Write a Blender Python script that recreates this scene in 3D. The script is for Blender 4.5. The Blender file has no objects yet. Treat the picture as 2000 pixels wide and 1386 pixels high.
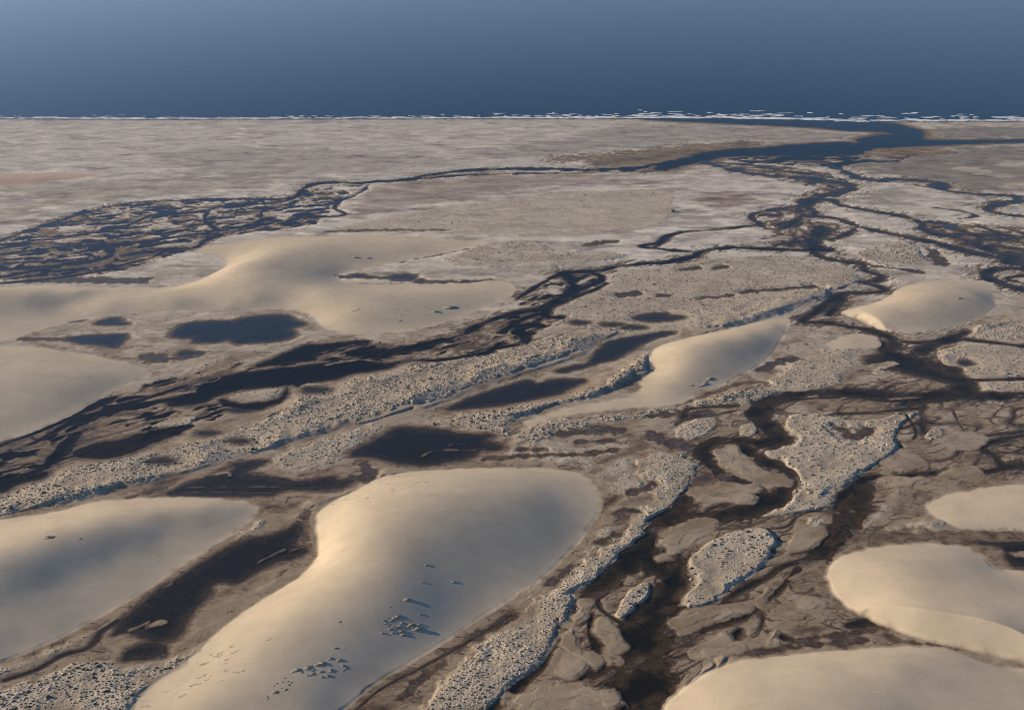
import bpy, math, random
import numpy as np

# ------------------------------------------------------------------ camera, sky, sun, exposure
S = bpy.context.scene
COL = S.collection
R = math.radians
CAM_H = 350.0
FPX = 1944.0                                  # focal length in photo pixels (2000 wide)
PITCH = math.atan((693.0 + 120.0) / FPX)      # horizon lies 120 px above the top edge
cam_d = bpy.data.cameras.new('camera')
cam_d.sensor_width = 36.0
cam_d.lens = FPX / 2000.0 * 36.0
cam_d.clip_start = 1.0
cam_d.clip_end = 120000.0
cam = bpy.data.objects.new('camera', cam_d)
COL.objects.link(cam)
cam.location = (0, 0, CAM_H)
cam.rotation_euler = (math.pi / 2 - PITCH, 0, 0)
S.camera = cam

SUN_EL = 16.0
SUN_AHEAD = 10.0                              # sun stands left of the view, a little ahead
w = bpy.data.worlds.new('World')
S.world = w
w.use_nodes = True
nt = w.node_tree
sky = nt.nodes.new('ShaderNodeTexSky')
sky.sky_type = 'NISHITA'
sky.sun_disc = False
sky.sun_elevation = R(SUN_EL)
sky.sun_rotation = R(270.0 + SUN_AHEAD)
sky.air_density = 1.0
sky.dust_density = 0.1
sky.ozone_density = 5.5
bg = nt.nodes['Background']
bg.inputs[1].default_value = 0.072
nt.links.new(sky.outputs[0], bg.inputs[0])

sun_d = bpy.data.lights.new('sun', 'SUN')
sun_d.energy = 5.0
sun_d.angle = R(0.6)
sun_d.color = (1.0, 0.80, 0.56)
sun = bpy.data.objects.new('sun', sun_d)
COL.objects.link(sun)
sun.rotation_euler = (R(90 - SUN_EL), 0, R(-90 - SUN_AHEAD))

S.view_settings.view_transform = 'Standard'
S.view_settings.look = 'None'
S.view_settings.exposure = 0.64
S.view_settings.gamma = 1.0
S.view_settings.use_curve_mapping = False
S.render.engine = 'CYCLES'
S.cycles.use_denoising = True
S.cycles.filter_width = 1.05
S.cycles.max_bounces = 6
S.cycles.diffuse_bounces = 2
S.cycles.glossy_bounces = 2
S.cycles.transparent_max_bounces = 6
S.cycles.volume_bounces = 0
S.cycles.caustics_reflective = False
S.cycles.caustics_refractive = False

# ------------------------------------------------------------------ picking ground points
CP, SP = math.cos(PITCH), math.sin(PITCH)


def ground(pts, z=0.0):
    """map coordinates read off the aerial view -> world x, y at height z"""
    p = np.asarray(pts, float)
    x = (p[:, 0] - 1000.0) / FPX
    y = -(p[:, 1] - 693.0) / FPX
    dz = -SP + y * CP
    zz = z if np.ndim(z) else np.full(len(p), float(z))
    t = (zz - CAM_H) / dz
    return np.stack([t * x, t * (CP + y * SP)], 1)


def row_y(v):
    y = -(np.asarray(v, float) - 693.0) / FPX
    t = -CAM_H / (-SP + y * CP)
    return t * (CP + y * SP)


def P(s):
    return [tuple(float(c) for c in q.split(',')) for q in s.split()]


def smooth(pts, n=6, closed=False):
    p = np.asarray(pts, float)
    m = len(p)
    if m < 3:
        return p
    out = []
    k = m if closed else m - 1
    for i in range(k):
        if closed:
            a, b, c, d = p[(i - 1) % m], p[i], p[(i + 1) % m], p[(i + 2) % m]
        else:
            a, b, c, d = p[max(i - 1, 0)], p[i], p[i + 1], p[min(i + 2, m - 1)]
        t = (np.arange(n) / n)[:, None]
        out.append(0.5 * ((2 * b) + (-a + c) * t + (2 * a - 5 * b + 4 * c - d) * t ** 2 + (-a + 3 * b - 3 * c + d) * t ** 3))
    out = np.concatenate(out)
    return out if closed else np.concatenate([out, p[-1:]])


# ------------------------------------------------------------------ noise
_rng = np.random.RandomState(7)
_perm = np.concatenate([_rng.permutation(512)] * 3)
_ang = _rng.rand(512) * 2 * np.pi
_gx, _gy = np.cos(_ang).astype(np.float32), np.sin(_ang).astype(np.float32)


def perlin(x, y, seed=0):
    x = np.asarray(x, np.float64) + 131.7 * seed
    y = np.asarray(y, np.float64) - 77.3 * seed
    xi = np.floor(x).astype(np.int64)
    yi = np.floor(y).astype(np.int64)
    xf = (x - xi).astype(np.float32)
    yf = (y - yi).astype(np.float32)
    u = xf * xf * xf * (xf * (xf * 6 - 15) + 10)
    v = yf * yf * yf * (yf * (yf * 6 - 15) + 10)
    xi &= 511
    yi &= 511

    def g(ix, iy, fx, fy):
        h = _perm[_perm[ix] + iy]
        return _gx[h] * fx + _gy[h] * fy
    x1 = (xi + 1) & 511
    y1 = (yi + 1) & 511
    a = g(xi, yi, xf, yf)
    b = g(x1, yi, xf - 1, yf)
    c = g(xi, y1, xf, yf - 1)
    d = g(x1, y1, xf - 1, yf - 1)
    return (a + u * (b - a)) * (1 - v) + (c + u * (d - c)) * v


def fbm(x, y, oct=3, seed=0):
    s = 0.0
    a = 1.0
    for o in range(oct):
        s = s + a * perlin(x * 2 ** o, y * 2 ** o, seed + o * 3)
        a *= 0.5
    return s


def sstep(a, b, x):
    t = np.clip((x - a) / (b - a), 0, 1)
    return t * t * (3 - 2 * t)


# ------------------------------------------------------------------ the fan of ground points
v_rows = np.concatenate([np.linspace(221, 330, 150)[:-1], np.linspace(330, 1425, 690)])
Yr = row_y(v_rows)
Yr = np.concatenate([[Yr[0] + 260, Yr[0] + 90], Yr, np.linspace(Yr[-1], 40, 26)[1:]])
s_in = np.linspace(-0.665, 0.665, 1150)
s_out = 0.665 + np.linspace(0, 1, 46)[1:] ** 1.6 * 1.5
Sc = np.concatenate([-s_out[::-1], s_in, s_out])
NR, NC = len(Yr), len(Sc)
Y = np.repeat(Yr[:, None], NC, 1)
X = Y * Sc[None, :]
YrA = -Yr                                      # ascending for searchsorted


def window(x0, x1, y0, y1):
    r0 = np.searchsorted(YrA, -y1) - 1
    r1 = np.searchsorted(YrA, -y0) + 1
    r0, r1 = max(r0, 0), min(r1, NR)
    ya, yb = max(y0, 40.0), max(y1, 41.0)
    s0 = min(x0 / ya, x0 / yb)
    s1 = max(x1 / ya, x1 / yb)
    c0 = max(np.searchsorted(Sc, s0) - 1, 0)
    c1 = min(np.searchsorted(Sc, s1) + 1, NC)
    return slice(r0, r1), slice(c0, c1)


def line_dist(pts, maxr, widths=None, side=False):
    """distance (m) to a polyline in world metres; optionally the width at the nearest point and the side"""
    D = np.full((NR, NC), np.float32(1e6), np.float32)
    W = np.zeros((NR, NC), np.float32) if widths is not None else None
    Sd = np.zeros((NR, NC), np.float32) if side else None
    for i in range(len(pts) - 1):
        a, b = pts[i], pts[i + 1]
        ry, cx = window(min(a[0], b[0]) - maxr, max(a[0], b[0]) + maxr, min(a[1], b[1]) - maxr, max(a[1], b[1]) + maxr)
        if ry.start >= ry.stop or cx.start >= cx.stop:
            continue
        xx, yy = X[ry, cx], Y[ry, cx]
        ab = b - a
        L2 = float(ab @ ab) + 1e-9
        t = np.clip(((xx - a[0]) * ab[0] + (yy - a[1]) * ab[1]) / L2, 0, 1)
        d = np.hypot(xx - a[0] - t * ab[0], yy - a[1] - t * ab[1]).astype(np.float32)
        cur = D[ry, cx]
        m = d < cur
        cur[m] = d[m]
        if W is not None:
            W[ry, cx][m] = (widths[i] + (widths[i + 1] - widths[i]) * t)[m]
        if Sd is not None:
            Sd[ry, cx][m] = np.sign(ab[0] * (yy - a[1]) - ab[1] * (xx - a[0]))[m]
    return D, W, Sd


def inside(poly):
    M = np.zeros((NR, NC), bool)
    x0, y0 = poly.min(0)
    x1, y1 = poly.max(0)
    ry, cx = window(x0, x1, y0, y1)
    xx, yy = X[ry, cx], Y[ry, cx]
    m = np.zeros(xx.shape, bool)
    n = len(poly)
    for i in range(n):
        a, b = poly[i], poly[(i + 1) % n]
        if a[1] == b[1]:
            continue
        lo, hi = min(a[1], b[1]), max(a[1], b[1])
        k = (yy[:, 0] > lo) & (yy[:, 0] <= hi)
        if not k.any():
            continue
        yk = yy[k]
        m[k] ^= xx[k] < a[0] + (yk - a[1]) * (b[0] - a[0]) / (b[1] - a[1])
    M[ry, cx] = m
    return M


def poly_sd(pxpts, maxr=30.0, n=5, z=0.0, jag=0.0):
    """signed distance to a closed outline, + inside"""
    pl = ground(smooth(pxpts, n, True), z)
    d, _, _ = line_dist(np.concatenate([pl, pl[:1]]), maxr)
    d = np.minimum(d, maxr)
    m = inside(pl)
    return np.where(m, d, -d)


def mpp(pxpts):
    """metres per photo pixel (across the view) at picked points"""
    g = ground(pxpts)
    return np.hypot(g[:, 1], CAM_H) / FPX * 1.03


# noise fields shared by several steps
UW = np.array([math.cos(R(38)), math.sin(R(38))])          # trend of the dunes and streaks
Al = X * UW[0] + Y * UW[1]
Ac = -X * UW[1] + Y * UW[0]
n_jag = fbm(X / 9.0, Y / 9.0, 3, 1)
n_wide = fbm(Al / 60.0, Ac / 22.0, 3, 5)
n_str = fbm(X / 110.0, Y / 45.0, 4, 9)
n_med = fbm(X / 26.0, Y / 26.0, 3, 13)

# ------------------------------------------------------------------ 1. the flats
Z = 0.66 + 0.62 * n_wide + 0.34 * n_med + 0.10 * n_jag + .25 * fbm(Al / 24.0, Ac / 7.0, 3, 17)
far = sstep(560, 1250, Y)
Z = Z * (1 - far) + far * (1.12 + 0.38 * n_str + 0.22 * fbm(X / 50, Y / 60, 3, 21))
Z = np.maximum(Z, 0.10)

# ------------------------------------------------------------------ 2. vegetated rises  (outline, rise, edge m, tussock spacing, size)
VEG = [
 ('ridge', P('-60,985 0,968 100,925 190,902 330,878 420,850 520,815 600,772 650,752 740,728 850,705 950,686 1050,666 1130,655 1190,655 1160,675 1133,690 1070,710 1000,734 930,760 870,782 800,795 700,828 640,845 560,870 470,896 400,912 300,940 190,966 100,990 0,1008 -60,1020'), 1.6, 14, 3.6, 1.0),
 ('shelf', P('490,905 530,893 620,858 690,838 740,828 775,833 740,850 700,872 680,890 640,918 570,926 530,910'), .7, 8, 3.8, .8),
 ('ridge', P('790,836 870,818 900,805 1000,793 1100,775 1180,745 1240,700 1288,678 1272,714 1240,735 1190,770 1080,796 1012,820 1000,842 985,866 955,848 880,838'), 1.2, 8, 3.8, 1.1),
 ('ridge', P('985,870 1012,842 1090,818 1200,805 1330,792 1400,769 1460,760 1540,764 1500,780 1440,795 1340,810 1200,826 1110,848 1050,866'), 1.2, 7, 3.8, 1.1),
 ('plain', P('1085,592 1130,575 1172,560 1205,532 1300,520 1400,506 1500,500 1600,506 1670,530 1682,558 1640,578 1600,604 1540,616 1430,640 1310,648 1240,655 1190,650 1120,642 1080,622'), .5, 12, 4.2, .85),
 ('plain', P('862,512 900,494 965,471 1052,470 1087,488 1175,491 1227,502 1105,522 1000,528 900,522'), .9, 12, 4.6, .9),
 ('plain', P('640,452 720,430 800,415 960,392 1100,376 1300,372 1320,400 1300,440 1180,458 1050,466 900,460 700,455'), .25, 12, 6.5, .8),
 ('plain', P('1670,495 1720,478 1770,470 1810,498 1800,514 1750,524 1700,515'), .6, 8, 5.0, 1.1),
 ('island', P('1529,842 1538,815 1580,808 1640,815 1700,820 1760,806 1792,809 1764,830 1752,855 1757,872 1740,890 1700,915 1680,930 1660,946 1642,972 1625,990 1560,1004 1500,1010 1490,1003 1530,970 1552,935 1545,918 1500,895 1493,880 1520,875 1530,858'), 2.4, 3.2, 4.3, 1.0),
 ('island', P('1323,1160 1333,1105 1360,1075 1400,1050 1450,1032 1490,1030 1515,1050 1513,1072 1490,1110 1450,1150 1410,1172 1370,1185 1337,1187'), 2.6, 2.2, 4.4, 1.05),
 ('island', P('1200,1205 1205,1185 1230,1150 1255,1138 1273,1140 1272,1165 1250,1195 1225,1212'), 2.0, 2.0, 3.4, .85),
 ('plain', P('1240,905 1290,880 1366,905 1352,945 1326,988 1290,1030 1265,1060 1215,1105 1170,1150 1130,1195 1090,1240 1072,1290 1022,1335 960,1395 828,1395 848,1345 903,1284 968,1224 1052,1166 1116,1114 1176,1064 1222,1022 1270,972 1250,940'), 1.3, 3.5, 3.2, .7),
 ('plain', P('960,872 1060,862 1180,862 1240,850 1270,880 1235,910 1262,945 1230,1000 1200,1040 1150,1085 1165,1030 1192,985 1180,945 1130,915 1050,900 990,895'), .12, 14, 3.4, .5),
 ('island', P('1828,692 1842,681 1900,672 2000,677 2120,680 2120,738 2000,738 1890,739 1860,727'), 1.6, 4, 4.4, .95),
 ('island', P('1886,760 1902,748 2000,743 2120,742 2120,764 2000,764 1900,767'), 1.3, 4, 4.4, .9),
 ('plain', P('1882,655 1900,638 2000,620 2120,615 2120,664 2000,665 1900,661'), 1.0, 6, 4.6, 1.0),
 ('plain', P('-80,1360 0,1345 100,1312 190,1285 245,1300 340,1284 380,1258 430,1238 462,1265 435,1290 375,1312 320,1332 262,1370 240,1400 0,1400 -80,1400'), .8, 5, 3.4, .9),
 ('plain', P('-80,1338 0,1300 160,1238 245,1190 370,1112 455,1055 500,1022 520,1018 500,1040 430,1082 330,1145 240,1205 150,1262 0,1330 -80,1362'), .4, 4, 3.0, .6),
 ('plain', P('1500,740 1560,702 1610,682 1700,680 1722,700 1680,726 1640,750 1580,762 1500,762'), .8, 6, 4.2, .8),
 ('plain', P('340,735 420,702 500,682 600,667 642,657 560,675 470,695 400,722'), .5, 5, 4.0, .7),
 ('island', P('440,783 480,763 560,754 542,775 480,787'), .7, 3, 3.6, .75),
 ('island', P('292,833 340,815 385,814 372,828 330,836'), .6, 3, 3.6, .7),
 ('island', P('1802,852 1818,838 1843,839 1842,854 1818,860'), 1.0, 3, 3.8, .95),
 ('island', P('1573,1022 1580,1010 1605,1010 1613,1018 1592,1030'), .8, 2.5, 3.6, .9),
 ('island', P('1702,726 1730,704 1758,702 1756,718 1722,731'), 1.0, 3, 3.8, .9),
 ('island', P('1317,847 1340,823 1390,815 1402,828 1380,850 1332,862'), 1.0, 3, 3.8, .85),
 ('island', P('1440,847 1450,830 1473,825 1482,843 1460,856'), .9, 3, 3.6, .8),
 ('plain', P('600,990 650,962 740,925 830,905 760,918 690,930 640,950 590,985'), .3, 3, 4.5, .9),
 ('plain', P('1770,960 1700,985 1650,1040 1700,1030 1846,1024 1700,1042'), .05, 3, 9, .4),
]
VEGF = np.zeros((NR, NC), np.float32)
VEGID = np.full((NR, NC), -1, np.int16)
for k, (kind, pl, rise, edge, sp, sz) in enumerate(VEG):
    sd = poly_sd(pl, 30)
    sdn = sd + n_jag * (1.2 if kind == 'island' else 5.0)
    f = sstep(-0.5, edge, sdn)
    Z += rise * (.55 if kind == 'island' else .75) * f * (0.85 + 0.35 * n_med)
    vf = sstep(0, 2.5, sdn) if kind == 'island' else sstep(-2, 9, sdn + 5 * n_med)
    VEGID[(vf > 0.4)] = k
    VEGF = np.maximum(VEGF, vf)

RIDGE = [
 (P('120,978 182,962 300,933 400,906 445,895'), 4.0, 26, 8),
 (P('455,893 520,871 600,848 690,830'), 2.6, 18, 7),
 (P('820,792 860,779 930,757 1000,732 1070,708 1133,688 1165,672'), 5.0, 30, 9),
 (P('1100,782 1122,774 1175,763 1227,739 1275,716'), 4.0, 18, 8),
 (P('960,816 1017,808 1050,800'), 2.2, 12, 6),
 (P('1400,646 1440,632 1510,610 1580,587 1620,572'), 4.0, 34, 10),
 (P('1408,778 1460,768 1530,763'), 2.2, 14, 7),
 (P('-40,980 60,945 200,905 330,880'), 1.6, 18, 10),
 (P('560,800 660,765 780,735 900,708'), 2.2, 22, 12),
 (P('620,985 690,952 760,930'), 1.6, 10, 7),
 (P('1890,648 1960,632 2060,622'), 2.5, 16, 8),
 (P('1330,1368 1400,1306 1450,1281 1480,1277'), 1.6, 5, 6),
 (P('1715,1045 1780,1034 1840,1023'), 1.0, 4, 4),
]
for pl, h, wl, wr in RIDGE:
    g = ground(smooth(pl, 5))
    d, _, sd = line_dist(g, 3 * wl, None, True)
    endf = 1.0
    # runs left -> right: positive side is away from the camera
    prof = np.where(sd > 0, np.exp(-(d / wl) ** 2), np.clip(1 - d / wr, 0, 1) ** 1.2)
    Z += np.where(d < 1e5, h * .72 * prof * (0.8 + 0.5 * n_med), 0)

# ------------------------------------------------------------------ 3. braided mud belts (outline, run m, across m, heading deg, threshold, gain, top)
ZONE = [
 (P('-150,480 0,468 60,440 140,412 230,398 330,390 450,386 560,378 640,362 690,374 672,405 640,432 560,452 480,456 400,472 372,492 330,505 230,535 100,545 0,552 -150,556'), 58, 26, 16, .055, 4.6, .95, 'delta'),
 (P('1363,313 1440,316 1600,332 1668,362 1644,380 1592,392 1572,386 1590,372 1560,362 1480,347 1420,332'), 50, 26, -40, .09, 2.6, .6, 'creek'),
 (P('1470,412 1560,398 1600,400 1610,430 1660,440 1630,470 1620,488 1560,488 1480,478 1490,450'), 42, 22, 70, .07, 3.0, .62, 'creek'),
 (P('-100,900 0,862 60,846 160,800 230,768 300,740 400,717 500,700 600,666 760,664 860,655 940,640 900,668 860,690 760,712 700,730 630,745 560,775 500,798 400,832 330,868 200,900 100,930 0,960 -100,985'), 62, 22, 38, .055, 5.0, 1.0, 'braid'),
 (P('1270,820 1340,800 1480,792 1560,785 1700,775 2000,785 2140,790 2140,935 2000,930 1850,945 1760,1000 1660,1045 1600,1120 1655,1200 1480,1270 1300,1360 1180,1400 980,1400 1075,1290 1170,1182 1262,1080 1332,1000 1390,900 1340,860'), 75, 30, 25, .016, 8.5, 1.25, 'creek'),
 (P('1690,690 1760,700 1860,735 1890,768 1800,772 1600,768 1680,740 1740,725'), 50, 20, 10, .045, 6.0, 1.1, 'creek'),
 (P('960,575 1060,545 1100,530 1180,535 1190,556 1130,580 1075,622 1100,640 1030,672 960,690 860,700 800,690 900,650 1000,600'), 50, 18, 40, .045, 5.0, 1.0, 'braid'),
 (P('1780,430 1860,430 2000,440 2140,440 2140,530 2000,512 1900,490 1830,470'), 60, 26, -25, .07, 3.0, .65, 'creek'),
 (P('640,363 720,358 900,335 1100,335 1290,325 1360,312 1300,340 1180,342 960,345 800,356 700,368'), 110, 40, 8, .10, 2.4, .55, 'river'),
 (P('1400,306 1560,303 1690,302 1720,306 1800,300 1760,318 1680,322 1640,330 1560,326 1480,322 1420,316'), 60, 34, 0, .22, 2.6, .5, 'river'),
 (P('1640,330 1700,345 1800,350 1850,360 1850,372 1760,362 1690,354'), 50, 30, -20, .15, 3.0, .55, 'creek'),
 (P('1900,860 2000,848 2140,840 2140,900 2000,898 1945,892'), 24, 10, 0, .06, 4.0, .9, 'creek'),
 (P('0,1320 100,1290 190,1245 270,1190 300,1165 280,1200 240,1250 180,1275 90,1310 0,1345'), 22, 8, 38, .10, 3.5, .7, 'pool'),
]
WATER = {}
WNAMES = ['none']


def wid(n):
    if n not in WNAMES:
        WNAMES.append(n)
    return WNAMES.index(n)


WID = np.zeros((NR, NC), np.int16)
MUD = np.zeros((NR, NC), np.float32)
for k, (pl, L, Wd, hd, thr, gain, top, nm) in enumerate(ZONE):
    sd = poly_sd(pl, 40)
    m = sstep(-2, 14, sd + 8 * n_jag + 10 * n_med)
    ca, sa = math.cos(R(hd)), math.sin(R(hd))
    u = X * ca + Y * sa
    v = -X * sa + Y * ca
    wx = fbm(X / 45, Y / 45, 2, 31 + k) * 22
    wy = fbm(X / 45, Y / 45, 2, 61 + k) * 14
    n1 = np.abs(perlin((u + wx) / L, (v + wy) / Wd, 40 + k))
    n2 = np.abs(perlin((u + wx * .6) / (L * .42), (v + wy * .6) / (Wd * .45), 80 + k))
    te = thr * np.clip(.7 + 1.6 * n_wide + 1.4 * n_str, -.6, 2.2)
    zz = np.minimum((n1 - te) * gain, (n2 - te * .62) * gain * 1.1 + .10)
    if nm in ('delta', 'braid') and top > .9:
        st_f = fbm((u + wx) / (L * 1.05), (v + wy) / (Wd * .9), 4, 120 + k)
        st_f = st_f * .8 + .75 * fbm((u + wx * .7) / (L * .33), (v + wy * .7) / (Wd * .30), 3, 140 + k)
        zz = np.minimum(zz * .6 + .25, (st_f + (.13 if nm == 'delta' else .22)) * 4.2)
    zz = np.clip(zz + 0.12 * n_jag * 0.5, -0.5, top)
    zz = zz * m + (1 - m) * 2.0
    upd = zz < Z
    keep = VEGF > 0.5
    upd &= ~keep
    Z = np.where(upd, zz, Z)
    WID[upd & (sd > -30)] = wid(nm)
    MUD = np.maximum(MUD, m)

# ------------------------------------------------------------------ 4. channels: (points with width in px across, name, depth, bank m)
def C(s, wdt, nm, dep=.5, bank=5.0, wig=.35):
    return (P(s), wdt, nm, dep, bank, wig)


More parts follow.
